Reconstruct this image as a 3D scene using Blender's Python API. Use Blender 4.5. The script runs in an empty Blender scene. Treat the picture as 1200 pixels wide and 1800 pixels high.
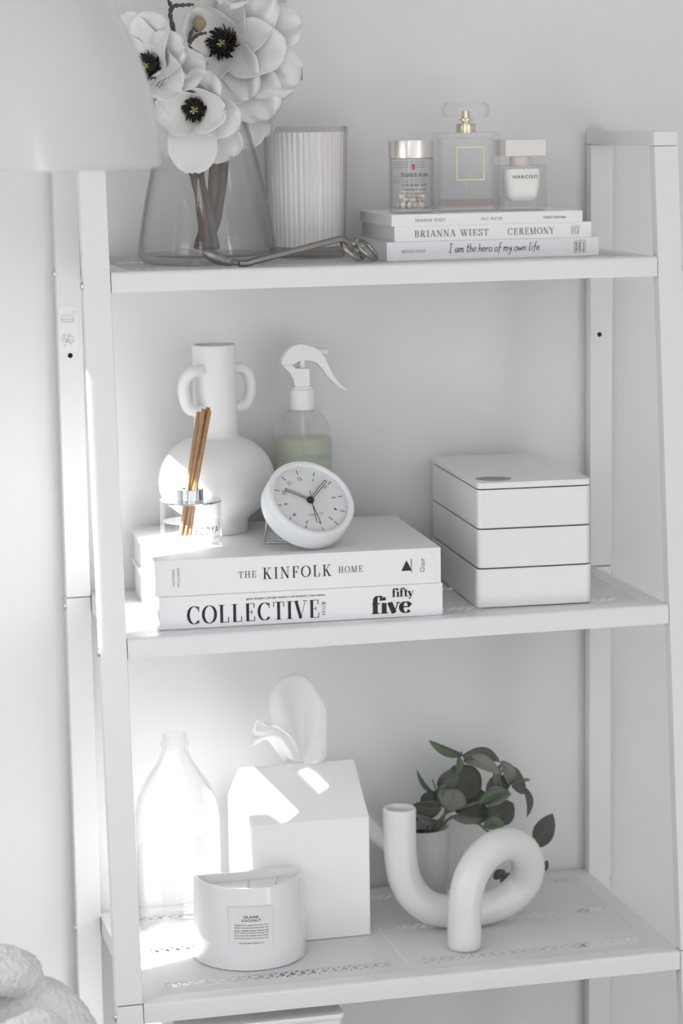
import bpy, bmesh, math, random
from mathutils import Vector, Matrix, Euler
random.seed(7)
scn = bpy.context.scene
COL = scn.collection

# ------------------------------------------------------------------ camera
CAM = Vector((-0.32678, -2.52968, 1.50186))
CROT = Euler((1.41069, 0.013656, -0.24482), 'XYZ')
FPX = 4341.03
cd = bpy.data.cameras.new('camera'); cam = bpy.data.objects.new('camera', cd); COL.objects.link(cam)
cam.location = CAM; cam.rotation_euler = CROT
cd.sensor_fit = 'VERTICAL'; cd.sensor_height = 36.0; cd.sensor_width = 24.0
cd.lens = FPX / 1800 * 36.0; cd.clip_start = 0.05
cd.dof.use_dof = True; cd.dof.focus_distance = 2.36; cd.dof.aperture_fstop = 7.1
scn.camera = cam
# ------------------------------------------------------------------ world, sun, area lights, exposure
wd = bpy.data.worlds.new('world'); scn.world = wd; wd.use_nodes = True
wd.node_tree.nodes['Background'].inputs[0].default_value = (0.895, 0.94, 1.0, 1)
wd.node_tree.nodes['Background'].inputs[1].default_value = 1.05
def lamp(name, kind, energy, color, loc, direction, **kw):
    l = bpy.data.lights.new(name, kind); l.energy = energy; l.color = color
    for k, v in kw.items(): setattr(l, k, v)
    o = bpy.data.objects.new(name, l); COL.objects.link(o); o.location = loc
    o.rotation_euler = Vector(direction).to_track_quat('-Z', 'Y').to_euler()
    return o
SUN = Vector((0.96, 0.42, -1.0))
lamp('sun', 'SUN', 22.0, (1.0, 0.99, 0.985), (-3, -2, 4), SUN, angle=math.radians(0.7))
lamp('window_daylight', 'AREA', 5.8, (0.93, 0.965, 1.0), (-.535, -1.65, 1.5), (1, 0.15, -0.08), shape='RECTANGLE', size=.55, size_y=1.2)
lamp('blind_daylight', 'AREA', 2.3, (0.93, 0.965, 1.0), (-.535, -.62, 1.12), (1, 0.2, 0), shape='RECTANGLE', size=.45, size_y=.55)  # added fill for the left wall
scn.view_settings.view_transform = 'Standard'; scn.view_settings.look = 'None'
scn.view_settings.gamma = 1.0; scn.view_settings.use_curve_mapping = False
scn.view_settings.exposure = 0.11
scn.cycles.max_bounces = 14; scn.cycles.transmission_bounces = 14; scn.cycles.transparent_max_bounces = 24
scn.cycles.sample_clamp_indirect = 6.0; scn.cycles.use_denoising = True

# ------------------------------------------------------------------ helpers
CM = CROT.to_matrix()
def ray(px, py): return CM @ Vector(((px - 600) / FPX, -(py - 900) / FPX, -1.0))
def at(px, py, Y):
    d = ray(px, py); return CAM + d * ((Y - CAM.y) / d.y)
def onz(px, py, Z):
    d = ray(px, py); return CAM + d * ((Z - CAM.z) / d.z)

class MB:
    def __init__(s): s.v = []; s.f = []
    def add(s, vs, fs):
        n = len(s.v); s.v += [tuple(v) for v in vs]; s.f += [tuple(i + n for i in f) for f in fs]; return s
    def box(s, x0, x1, y0, y1, z0, z1):
        return s.add([(x0,y0,z0),(x1,y0,z0),(x1,y1,z0),(x0,y1,z0),(x0,y0,z1),(x1,y0,z1),(x1,y1,z1),(x0,y1,z1)],
                     [(3,2,1,0),(4,5,6,7),(0,1,5,4),(1,2,6,5),(2,3,7,6),(3,0,4,7)])
    def lathe(s, prof, n=64, cx=0, cy=0, a0=0, a1=2*math.pi, rib=None):
        full = abs(a1 - a0 - 2*math.pi) < 1e-6; m = n if full else n + 1
        vs = []; fs = []
        for (r, z) in prof:
            for i in range(m):
                a = a0 + (a1 - a0) * i / n
                rr = r + (rib(a, r, z) if rib and r > 1e-6 else 0)
                vs.append((cx + rr*math.cos(a), cy + rr*math.sin(a), z))
        for j in range(len(prof) - 1):
            for i in range(n):
                k = (i + 1) % m
                fs.append((j*m+i, j*m+k, (j+1)*m+k, (j+1)*m+i))
        return s.add(vs, fs)
    def tube(s, pts, rad, n=12, caps=True, flat=1.0, up=None):
        pts = [Vector(p) for p in pts]; L = len(pts)
        if not isinstance(rad, (list, tuple)): rad = [rad]*L
        vs = []; fs = []; prev = None
        for i, p in enumerate(pts):
            t = (pts[min(i+1, L-1)] - pts[max(i-1, 0)]).normalized()
            if prev is None:
                u = Vector(up) if up else (Vector((0,0,1)) if abs(t.z) < .9 else Vector((1,0,0)))
                a = (u - t*u.dot(t)).normalized()
            else: a = (prev - t*prev.dot(t)).normalized()
            prev = a; b = t.cross(a)
            for k in range(n):
                w = 2*math.pi*k/n
                vs.append(p + a*(rad[i]*flat*math.cos(w)) + b*(rad[i]*math.sin(w)))
        for i in range(L-1):
            for k in range(n):
                q = (k+1) % n
                fs.append((i*n+k, i*n+q, (i+1)*n+q, (i+1)*n+k))
        if caps:
            fs.append(tuple(reversed(range(n)))); fs.append(tuple(range((L-1)*n, L*n)))
        return s.add(vs, fs)
    def prism(s, poly, z0, z1):            # poly in xy, extruded in z
        n = len(poly)
        return s.add([(x,y,z0) for x,y in poly] + [(x,y,z1) for x,y in poly],
                     [tuple(reversed(range(n))), tuple(range(n, 2*n))] + [(i,(i+1)%n,n+(i+1)%n,n+i) for i in range(n)])
    def xform(s, M):
        s.v = [tuple(M @ Vector(v)) for v in s.v]; return s
    def build(s, name, mat, parent=None, smooth=40, bevel=0, seg=2, kind=None, fix=True):
        me = bpy.data.meshes.new(name); me.from_pydata(s.v, [], s.f); me.update()
        if fix or bevel:
            bm = bmesh.new(); bm.from_mesh(me)
            if fix:
                bmesh.ops.remove_doubles(bm, verts=bm.verts, dist=1e-6)
                bmesh.ops.recalc_face_normals(bm, faces=bm.faces)
            if bevel:
                es = [e for e in bm.edges if len(e.link_faces) == 2 and e.calc_face_angle(0) > math.radians(35)]
                bmesh.ops.bevel(bm, geom=es, offset=bevel, segments=seg, profile=.5, affect='EDGES', clamp_overlap=True)
            bm.to_mesh(me); bm.free()
        if smooth:
            for p in me.polygons: p.use_smooth = True
            me.set_sharp_from_angle(angle=math.radians(smooth))
        me.materials.append(mat)
        o = bpy.data.objects.new(name, me); COL.objects.link(o)
        if bevel and smooth:
            wn = o.modifiers.new('weighted', 'WEIGHTED_NORMAL'); wn.keep_sharp = True; wn.weight = 100
        if parent is not None: o.parent = parent
        if kind: o['kind'] = kind
        return o
def empty(name, loc=(0,0,0), rz=0.0, label=None, cat=None, group=None):
    o = bpy.data.objects.new(name, None); COL.objects.link(o); o.location = loc; o.rotation_euler = (0,0,rz)
    o.empty_display_size = .02
    return tag(o, label, cat, group)
def tag(o, label=None, cat=None, group=None, kind=None):
    if label: o['label'] = label
    if cat: o['category'] = cat
    if group: o['group'] = group
    if kind: o['kind'] = kind
    return o
def smooth_path(P, n=8):
    P = [Vector(p) for p in P]; Q = [P[0]*2 - P[1]] + P + [P[-1]*2 - P[-2]]; out = []
    for i in range(1, len(Q)-2):
        a, b, c, d = Q[i-1:i+3]
        for k in range(n):
            t = k/n
            out.append(.5*((2*b) + (c-a)*t + (2*a-5*b+4*c-d)*t*t + (3*b-a-3*c+d)*t**3))
    out.append(P[-1]); return out
def rrect(x0, x1, y0, y1, r, n=5):
    out = []
    for cx, cy, a in ((x1-r,y0+r,-90),(x1-r,y1-r,0),(x0+r,y1-r,90),(x0+r,y0+r,180)):
        for k in range(n+1):
            t = math.radians(a + 90*k/n); out.append((cx + r*math.cos(t), cy + r*math.sin(t)))
    return out

# ------------------------------------------------------------------ materials
MATS = {}
def mat(name, color, rough=.5, metal=0, noise=0, nscale=40, bump=0, bscale=300, spec=.5, coat=0, sheen=0, sss=0, trans=0, ior=1.45):
    if name in MATS: return MATS[name]
    m = bpy.data.materials.new(name); m.use_nodes = True; nt = m.node_tree; b = nt.nodes['Principled BSDF']
    b.inputs['Base Color'].default_value = (*color, 1); b.inputs['Roughness'].default_value = rough
    b.inputs['Metallic'].default_value = metal; b.inputs['Specular IOR Level'].default_value = spec
    b.inputs['Coat Weight'].default_value = coat; b.inputs['Coat Roughness'].default_value = .05
    b.inputs['Sheen Weight'].default_value = sheen; b.inputs['IOR'].default_value = ior
    b.inputs['Transmission Weight'].default_value = trans
    if sss:
        b.inputs['Subsurface Weight'].default_value = sss; b.inputs['Subsurface Radius'].default_value = (.01,.008,.006); b.inputs['Subsurface Scale'].default_value = .5
    tc = nt.nodes.new('ShaderNodeTexCoord')
    if noise:
        n = nt.nodes.new('ShaderNodeTexNoise'); n.inputs['Scale'].default_value = nscale; n.inputs['Detail'].default_value = 4
        nt.links.new(tc.outputs['Object'], n.inputs['Vector'])
        r = nt.nodes.new('ShaderNodeMix'); r.data_type = 'RGBA'
        r.inputs[6].default_value = (*[max(0, c*(1-noise)) for c in color], 1); r.inputs[7].default_value = (*[min(1, c*(1+noise)) for c in color], 1)
        nt.links.new(n.outputs['Fac'], r.inputs[0]); nt.links.new(r.outputs[2], b.inputs['Base Color'])
    if bump:
        n2 = nt.nodes.new('ShaderNodeTexNoise'); n2.inputs['Scale'].default_value = bscale; n2.inputs['Detail'].default_value = 3
        nt.links.new(tc.outputs['Object'], n2.inputs['Vector'])
        bp = nt.nodes.new('ShaderNodeBump'); bp.inputs['Strength'].default_value = bump; bp.inputs['Distance'].default_value = .001
        nt.links.new(n2.outputs['Fac'], bp.inputs['Height']); nt.links.new(bp.outputs['Normal'], b.inputs['Normal'])
    MATS[name] = m; return m
def thin_glass(name, tint, edge, ior=1.45, extra=0.0):
    if name in MATS: return MATS[name]
    m = bpy.data.materials.new(name); m.use_nodes = True; nt = m.node_tree; nt.nodes.clear()
    out = nt.nodes.new('ShaderNodeOutputMaterial'); mix = nt.nodes.new('ShaderNodeMixShader')
    tr = nt.nodes.new('ShaderNodeBsdfTransparent'); gl = nt.nodes.new('ShaderNodeBsdfGlossy'); gl.inputs['Roughness'].default_value = .02
    lw = nt.nodes.new('ShaderNodeLayerWeight'); lw.inputs['Blend'].default_value = .5
    p5 = nt.nodes.new('ShaderNodeMath'); p5.operation = 'POWER'; p5.inputs[1].default_value = 5.0
    fr = nt.nodes.new('ShaderNodeMapRange'); f0 = ((ior-1)/(ior+1))**2; fr.inputs[3].default_value = f0; fr.inputs[4].default_value = .75
    nt.links.new(lw.outputs['Facing'], p5.inputs[0]); nt.links.new(p5.outputs[0], fr.inputs[0])
    cm = nt.nodes.new('ShaderNodeMix'); cm.data_type = 'RGBA'; cm.inputs[6].default_value = (*tint, 1); cm.inputs[7].default_value = (*edge, 1)
    pw = nt.nodes.new('ShaderNodeMath'); pw.operation = 'POWER'; pw.inputs[1].default_value = 4.5
    nt.links.new(lw.outputs['Facing'], pw.inputs[0]); nt.links.new(pw.outputs[0], cm.inputs[0]); nt.links.new(cm.outputs[2], tr.inputs[0])
    nt.links.new(fr.outputs[0], mix.inputs[0]); nt.links.new(tr.outputs[0], mix.inputs[1]); nt.links.new(gl.outputs[0], mix.inputs[2])
    nt.links.new(mix.outputs[0], out.inputs[0]); MATS[name] = m; return m
def veil(name, color, clear, rough=.4, translucent=.5):   # frosted or paper-like sheet: diffuse + translucent + some see-through
    if name in MATS: return MATS[name]
    m = bpy.data.materials.new(name); m.use_nodes = True; nt = m.node_tree; nt.nodes.clear()
    out = nt.nodes.new('ShaderNodeOutputMaterial')
    d = nt.nodes.new('ShaderNodeBsdfPrincipled'); d.inputs['Base Color'].default_value = (*color,1); d.inputs['Roughness'].default_value = rough
    t = nt.nodes.new('ShaderNodeBsdfTranslucent'); t.inputs[0].default_value = (*color,1)
    m1 = nt.nodes.new('ShaderNodeMixShader'); m1.inputs[0].default_value = translucent
    tr = nt.nodes.new('ShaderNodeBsdfTransparent'); m2 = nt.nodes.new('ShaderNodeMixShader'); m2.inputs[0].default_value = clear
    nt.links.new(d.outputs[0], m1.inputs[1]); nt.links.new(t.outputs[0], m1.inputs[2])
    nt.links.new(m1.outputs[0], m2.inputs[1]); nt.links.new(tr.outputs[0], m2.inputs[2]); nt.links.new(m2.outputs[0], out.inputs[0])
    MATS[name] = m; return m
M_wall = mat('wall_paint', (.79,.788,.788), .75, noise=.012, nscale=6, bump=.05, bscale=180)
M_floor = mat('floor_boards', (.62,.56,.49), .45, noise=.12, nscale=9)
M_ceil = mat('ceiling_paint', (.85,.85,.85), .9)
M_steel = mat('white_powder_coat', (.80,.80,.805), .38, noise=.008, nscale=30, bump=.03, bscale=900)
M_bolt = mat('zinc_bolt', (.62,.66,.70), .25, 1.0)
M_hole = mat('dark_hole', (.015,.015,.015), .9)
M_ink = mat('black_ink', (.02,.02,.022), .6)
M_soft = mat('grey_ink', (.16,.16,.17), .7)
M_gold_ink = mat('taupe_foil_ink', (.27,.235,.18), .5, .2)
M_paper = mat('white_cover_stock', (.87,.865,.885), .42, noise=.006, nscale=25)
M_pages = mat('page_edges', (.84,.83,.82), .85, noise=.05, nscale=260)
M_cer = mat('white_glazed_ceramic', (.83,.83,.84), .16, noise=.006, nscale=20, spec=.5, coat=.2)
M_matte_cer = mat('matte_white_ceramic', (.86,.855,.845), .55, noise=.01, nscale=18, bump=.06, bscale=220)
M_plastic = mat('white_plastic', (.86,.86,.855), .3, noise=.005)
M_chrome = mat('chrome', (.82,.83,.84), .06, 1.0)
M_gun = mat('brushed_gunmetal', (.24,.225,.21), .32, 1.0, noise=.1, nscale=200)
M_glass = mat('clear_glass', (.985,.99,.985), 0.0, trans=1.0, ior=1.45)
M_thin = thin_glass('thin_clear_glass', (.985,.985,.98), (.74,.75,.73))
M_thin_vase = thin_glass('thin_vase_glass', (.98,.98,.978), (.50,.52,.52), 1.5)
M_water = thin_glass('still_water', (.982,.984,.98), (.90,.91,.90), 1.18)
M_black = mat('black_enamel', (.03,.03,.03), .35)

# ------------------------------------------------------------------ lettering
def stroke2d(polys):
    V = []; F = []
    for pts, w in polys:
        pts = [Vector((p[0], p[1])) for p in pts]; L = len(pts)
        ws = w if isinstance(w, (list, tuple)) else [w]*L
        b = len(V)
        for i, p in enumerate(pts):
            t = pts[min(i+1, L-1)] - pts[max(i-1, 0)]
            t = t.normalized() if t.length > 1e-9 else Vector((1,0))
            n = Vector((-t.y, t.x))*ws[i]/2
            V += [tuple(p+n), tuple(p-n)]
        for i in range(L-1): F.append((b+2*i, b+2*i+1, b+2*i+3, b+2*i+2))
    return V, F
def arc(cx, cy, rx, ry, a0, a1, n=18):
    return [(cx + rx*math.cos(math.radians(a0+(a1-a0)*i/n)), cy + ry*math.sin(math.radians(a0+(a1-a0)*i/n))) for i in range(n+1)]
def didone(text, T=.15, H=.035, gap=.12, serif=.11):
    polys = []; x = 0
    def auto(pts):
        ws = []
        for i in range(len(pts)):
            a = pts[max(i-1,0)]; b = pts[min(i+1,len(pts)-1)]
            dx, dy = b[0]-a[0], b[1]-a[1]; l = math.hypot(dx, dy) or 1
            ws.append(H + (T-H)*abs(dy/l)**1.6)
        return ws
    for ch in text:
        G = []; adv = .3
        def l(x0,y0,x1,y1,w): G.append(([(x0,y0),(x1,y1)], w))
        def s(xx,yy,k=1.0): G.append(([(xx-serif*k-T*.4, yy+(H/2 if yy<.5 else -H/2)),(xx+serif*k+T*.4, yy+(H/2 if yy<.5 else -H/2))], H))
        def c(p): G.append((p, auto(p)))
        if ch == ' ': adv = .45
        elif ch == 'A': l(.09,0,.38,1,H); l(.36,1,.66,0,T); l(.2,.33,.55,.33,H); s(.09,0,.8); s(.66,0,.9); adv = .77
        elif ch == 'B': l(.2,0,.2,1,T); l(.1,1-H/2,.36,1-H/2,H); l(.2,.53,.4,.53,H); l(.1,H/2,.4,H/2,H); c(arc(.36,.765,.2,.225,90,-90)); c(arc(.38,.27,.23,.255,90,-90)); adv = .7
        elif ch == 'C': c(arc(.42,.5,.34,.5-H/2,48,318,28)); l(.69,.98,.69,.68,H*1.6); l(.69,.02,.69,.2,H); adv = .8
        elif ch in 'EF':
            l(.2,0,.2,1,T); l(.1,1-H/2,.58,1-H/2,H); l(.2,.51,.45,.51,H); l(.58,1,.58,.74,H*1.5); l(.45,.62,.45,.4,H*1.5); adv = .66
            if ch == 'E': l(.1,H/2,.61,H/2,H); l(.61,0,.61,.28,H*1.5); adv = .7
            else: s(.2,0)
        elif ch == 'H': l(.2,0,.2,1,T); l(.66,0,.66,1,T); l(.2,.51,.66,.51,H); s(.2,0); s(.66,0); s(.2,1); s(.66,1); adv = .86
        elif ch == 'I': l(.2,0,.2,1,T); s(.2,0); s(.2,1); adv = .4
        elif ch == 'K': l(.2,0,.2,1,T); l(.22,.4,.64,1,H); l(.35,.58,.66,0,T); s(.2,0); s(.2,1); s(.64,1,.8); s(.68,0,.9); adv = .82
        elif ch == 'L': l(.2,0,.2,1,T); s(.2,1); l(.1,H/2,.6,H/2,H); l(.6,0,.6,.32,H*1.5); adv = .68
        elif ch == 'M': l(.15,0,.15,1,H); l(.15,1,.47,0,T); l(.47,0,.8,1,H); l(.82,0,.82,1,T); s(.15,0,.8); s(.82,0); s(.82,1,.8); s(.15,1,.5); adv = 1.0
        elif ch == 'N': l(.15,0,.15,1,H); l(.14,1,.68,0,T); l(.68,0,.68,1,H); s(.15,0,.8); s(.15,1,.5); s(.68,1,.8); adv = .84
        elif ch == 'O': c(arc(.43,.5,.36,.5-H/2,0,360,40)); adv = .86
        elif ch == 'R': l(.2,0,.2,1,T); l(.1,1-H/2,.36,1-H/2,H); l(.2,.51,.38,.51,H); c(arc(.36,.755,.21,.235,90,-90)); l(.4,.5,.66,0,T); s(.2,0); s(.68,0,.6); adv = .78
        elif ch == 'S': c([tuple(v) for v in [(p.x,p.y) for p in smooth_path([(.5,.78,0),(.42,.95,0),(.27,.975,0),(.13,.86,0),(.14,.68,0),(.33,.53,0),(.5,.36,0),(.5,.14,0),(.35,.025,0),(.17,.05,0),(.08,.24,0)],5)]]); l(.52,.98,.52,.7,H*1.5); l(.07,.02,.07,.3,H*1.5); adv = .62
        elif ch == 'T': l(.36,0,.36,1,T); l(.06,1-H/2,.66,1-H/2,H); l(.06,1,.06,.72,H*1.5); l(.66,1,.66,.72,H*1.5); s(.36,0); adv = .72
        elif ch == 'V': l(.1,1,.38,0,T); l(.38,0,.66,1,H); s(.1,1,.9); s(.66,1,.8); adv = .75
        elif ch == 'W': l(.08,1,.33,0,T); l(.33,0,.55,1,H); l(.5,1,.75,0,T); l(.75,0,.97,1,H); s(.08,1,.9); s(.52,1,.6); s(.97,1,.8); adv = 1.05
        elif ch == 'Y': l(.1,1,.38,.45,T); l(.38,.45,.64,1,H); l(.38,0,.38,.48,T); s(.1,1,.9); s(.64,1,.8); s(.38,0); adv = .74
        elif ch == 'f':
            l(.2,0,.2,.72,T); c(arc(.4,.72,.2,.25,180,40,14)); G.append((arc(.5,.83,.001,.001,0,360,4), .01)); G.append(([(.46,.8),(.62,.8)], .16)); l(.03,.56,.45,.56,H*1.4); s(.2,0); adv = .5
        elif ch == 'i': l(.18,0,.18,.58,T); s(.18,0); l(.05,.565,.18,.565,H*1.3); G.append(([(.09,.82),(.27,.82)], .18)); adv = .36
        elif ch == 't': l(.2,.1,.2,.78,T); l(.04,.56,.42,.56,H*1.4); c(arc(.33,.14,.15,.13,180,330,10)); adv = .44
        elif ch == 'v': l(.12,.58,.36,0,T*1.05); l(.36,0,.58,.58,H*1.2); s(.13,.58*1.0+0,1.0) if False else None; l(0,.565,.28,.565,H*1.3); l(.48,.565,.68,.565,H*1.3); adv = .66
        elif ch == 'y': l(.12,.58,.34,.02,T*1.05); l(.58,.58,.3,-.18,H*1.2); l(0,.565,.28,.565,H*1.3); l(.48,.565,.68,.565,H*1.3); G.append(([(.1,-.2),(.27,-.2)], .15)); adv = .64
        elif ch == 'e': c(arc(.33,.29,.25,.29,15,325,24)); l(.1,.32,.57,.32,H*1.4); adv = .62
        for p, w in G: polys.append(([(a+x, b) for a, b in p], w))
        x += adv + gap
    return stroke2d(polys)
HAND = {  # single stroke handwriting, x-height .5
 'I': ([[(.0,1.0),(.3,1.02)],[(.16,1.0),(.12,.02)],[(-.04,.02),(.27,.0)]], .42),
 'a': ([[(.34,.46),(.18,.5),(.03,.3),(.06,.05),(.22,.06),(.34,.42),(.33,.08),(.42,.02)]], .46),
 'm': ([[(.04,.5),(.05,0)],[(.05,.3),(.16,.48),(.23,.36),(.22,.0)],[(.23,.3),(.36,.48),(.44,.34),(.42,.02),(.5,.03)]], .56),
 't': ([[(.16,.95),(.13,.1),(.22,0),(.3,.06)],[(-.02,.58),(.36,.62)]], .36),
 'h': ([[(.08,1.0),(.05,0)],[(.06,.28),(.2,.48),(.3,.34),(.3,.0)]], .4),
 'e': ([[(.05,.24),(.3,.32),(.26,.47),(.12,.48),(.04,.24),(.12,.03),(.34,.1)]], .38),
 'r': ([[(.06,.48),(.08,0)],[(.08,.25),(.18,.45),(.34,.42)]], .36),
 'o': ([[(.22,.48),(.06,.36),(.06,.08),(.24,.0),(.36,.2),(.3,.44),(.18,.48)]], .42),
 'f': ([[(.36,.95),(.24,1.0),(.16,.8),(.14,.2),(.08,-.25)],[(-.02,.45),(.34,.5)]], .36),
 'y': ([[(.04,.5),(.08,.22),(.2,.16),(.32,.34)],[(.36,.52),(.3,.0),(.16,-.36),(.02,-.3)]], .44),
 'w': ([[(.03,.48),(.1,.04),(.24,.34),(.34,.04),(.48,.5)]], .54),
 'n': ([[(.05,.48),(.05,0)],[(.06,.28),(.2,.47),(.31,.34),(.3,.0)]], .42),
 'l': ([[(.14,1.0),(.08,.1),(.16,0),(.24,.06)]], .3),
 'i': ([[(.1,.48),(.1,.02)],[(.12,.7),(.13,.74)]], .24),
 '.': ([[(.06,.02),(.09,.05)]], .2)}
def handwriting(text, w=.07):
    polys = []; x = 0
    for ch in text:
        if ch == ' ': x += .24; continue
        S, adv = HAND[ch]
        for st in S:
            pts = [(p.x, p.y) for p in smooth_path([(a, b, 0) for a, b in st], 5)] if len(st) > 2 else st
            polys.append(([(a + x + .12*b, b) for a, b in pts], w))
        x += adv
    return stroke2d(polys)
def sans(text, bold=0.0, shear=0.0, spacing=1.0):
    cu = bpy.data.curves.new('t', 'FONT'); cu.body = text; cu.offset = bold; cu.shear = shear; cu.space_character = spacing; cu.resolution_u = 2
    o = bpy.data.objects.new('t', cu); COL.objects.link(o)
    me = o.to_mesh()
    V = [(v.co.x, v.co.y) for v in me.vertices]; F = [tuple(p.vertices) for p in me.polygons]
    o.to_mesh_clear(); bpy.data.objects.remove(o); bpy.data.curves.remove(cu)
    return V, F
def lettering(name, glyphs, mapf, material, parent, cx=0, cy=0, width=None, height=None, rot=0):
    """fits 2d glyph mesh in width x height about (cx,cy), then maps (u,v) -> 3d"""
    V, F = glyphs
    x0 = min(v[0] for v in V); x1 = max(v[0] for v in V); y0 = min(v[1] for v in V); y1 = max(v[1] for v in V)
    sx = width/(x1-x0) if width else height/(y1-y0); sy = height/(y1-y0) if height else sx
    if not width: sx = sy
    c, s = math.cos(rot), math.sin(rot); P = []
    for x, y in V:
        a = (x-(x0+x1)/2)*sx; b = (y-(y0+y1)/2)*sy
        P.append(mapf(cx + a*c - b*s, cy + a*s + b*c))
    m = MB(); m.add(P, F)
    return m.build(name, material, parent, smooth=0, fix=False)

# ================================================================== the room
W, LW, LT = .60, .0256, .015
Z1, Z2, Z3, Z4 = 1.357, 1.0113, .6616, .312
def fy(z): return -(.1993 + .10877*(1.48 - z))
def struct(name, m, material, **k):
    o = m.build(name, material, smooth=0, **k); o['kind'] = 'structure'; return o
struct('floor', MB().box(-.65, 1.9, -3.6, .1, -.05, 0), M_floor)
struct('ceiling', MB().box(-.65, 1.9, -3.6, .1, 2.62, 2.7), M_ceil)
struct('wall_back', MB().box(-.65, 1.9, .004, .1, 0, 2.62), M_wall)
struct('wall_right', MB().box(1.8, 1.9, -3.6, .004, 0, 2.62), M_wall)
w = MB()
wx0, wx1 = -.58, -.55
for y0, y1, z0, z1 in ((-.35,.004,0,2.62), (-3.6,-.35,0,.75), (-3.6,-.35,1.885,2.62)):
    w.box(wx0, wx1, y0, y1, z0, z1)
edge = [(.75,-.459), (1.566,-.459), (1.578,-.505), (1.885,-.472)]      # unseen opening, front side shaped to cut the sun patches, (z, y)
for (za, ya), (zb, yb) in zip(edge, edge[1:]):
    vs = []
    for x in (wx0, wx1): vs += [(x,-3.6,za), (x,ya,za), (x,yb,zb), (x,-3.6,zb)]
    w.add(vs, [(0,1,2,3),(7,6,5,4),(0,4,5,1),(1,5,6,2),(2,6,7,3),(3,7,4,0)])
struct('wall_left', w, M_wall)
for n, (y0, y1, z0, z1) in enumerate(((-.520,-.34,.74,1.895),)):
    f = MB(); t = .010
    f.box(wx0-.02, wx0-.0005, y0, y1, z0, z0+t); f.box(wx0-.02, wx0-.0005, y0, y1, z1-t, z1)
    f.box(wx0-.02, wx0-.0005, y0, y0+t, z0+t, z1-t); f.box(wx0-.02, wx0-.0005, y1-t, y1, z0+t, z1-t)
    struct('window_%d' % (n+1), f, M_steel)  # added frame around the unseen, shaped sun opening
b = MB(); b.box(-.55, 1.8, -.012, .004, 0, .09); struct('baseboard_back', b, M_steel)

# ================================================================== shelf unit
unit = empty('shelf_unit', (0,0,0), 0, 'white steel ladder shelf unit with mesh shelves standing against the wall', 'shelf')
def leg_seg(front, x0, z0, z1, name):
    m = MB(); vs = []
    for z in (z0, z1):
        ya, yb = (fy(z), fy(z)+LT) if front else (-LT, 0)
        vs += [(x0,ya,z),(x0+LW,ya,z),(x0+LW,yb,z),(x0,yb,z)]
    m.add(vs, [(3,2,1,0),(4,5,6,7),(0,1,5,4),(1,2,6,5),(2,3,7,6),(3,0,4,7)])
    return m.build(name, M_steel, unit, bevel=.0012)
for x0 in (0, W-LW):
    leg_seg(True, x0, 0, Z3-.0004, 'front_leg'); leg_seg(True, x0, Z3+.0004, 1.4652, 'front_leg')
    leg_seg(False, x0, 0, Z2-.0034, 'back_leg'); leg_seg(False, x0, Z2-.0026, 1.4652, 'back_leg')
    m = MB(); m.box(x0, x0+LW, fy(1.48), 0, 1.4655, 1.48); m.build('top_bar', M_steel, unit, bevel=.0012)
# shelves
SW = .0195                       # width of the solid border
BANDS = []
def clip_bar(p, q, x0, x1, y0, y1, holes):
    """parts of the segment p-q inside the rectangle and outside the hole rectangles"""
    def inside(r):
        t0, t1 = 0.0, 1.0
        for k in (0, 1):
            d = q[k]-p[k]; lo, hi = r[k]
            if abs(d) < 1e-12:
                if p[k] < lo or p[k] > hi: return None
                continue
            a, b = (lo-p[k])/d, (hi-p[k])/d
            if a > b: a, b = b, a
            t0, t1 = max(t0, a), min(t1, b)
        return (t0, t1) if t1 > t0 + 1e-6 else None
    base = inside(((x0,x1),(y0,y1)))
    if not base: return []
    segs = [base]
    for h in holes:
        hh = inside(h)
        if not hh: continue
        nxt = []
        for a, b in segs:
            if hh[1] <= a or hh[0] >= b: nxt.append((a,b)); continue
            if hh[0] > a: nxt.append((a, hh[0]))
            if hh[1] < b: nxt.append((hh[1], b))
        segs = nxt
    return [((p[0]+(q[0]-p[0])*a, p[1]+(q[1]-p[1])*a), (p[0]+(q[0]-p[0])*b, p[1]+(q[1]-p[1])*b)) for a, b in segs if b-a > 1e-6]
def lattice(m, x0, x1, y0, y1, px, py, wid, z, th, holes=()):
    """diamond lattice: diagonals of diamonds px wide and py deep"""
    sl = py/px
    for sgn in (1, -1):
        span = (y1-y0)/sl; n = int((x1-x0+span)/px) + 2
        for i in range(-1, n+1):
            xs = (x0 - span + i*px) if sgn > 0 else (x0 + i*px)
            p = (xs, y0); q = (xs + sgn*span, y1)
            for a, b in clip_bar(p, q, x0, x1, y0, y1, holes):
                d = Vector((b[0]-a[0], b[1]-a[1])); d.normalize(); nx, ny = -d.y*wid/2, d.x*wid/2
                zz = z - (0 if sgn > 0 else .00015)
                vs = [(a[0]+nx,a[1]+ny,zz),(a[0]-nx,a[1]-ny,zz),(b[0]-nx,b[1]-ny,zz),(b[0]+nx,b[1]+ny,zz)]
                vs += [(x,y,zz-th) for x,y,_ in vs]
                m.add(vs, [(0,1,2,3),(7,6,5,4),(0,4,5,1),(2,6,7,3)])
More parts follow.
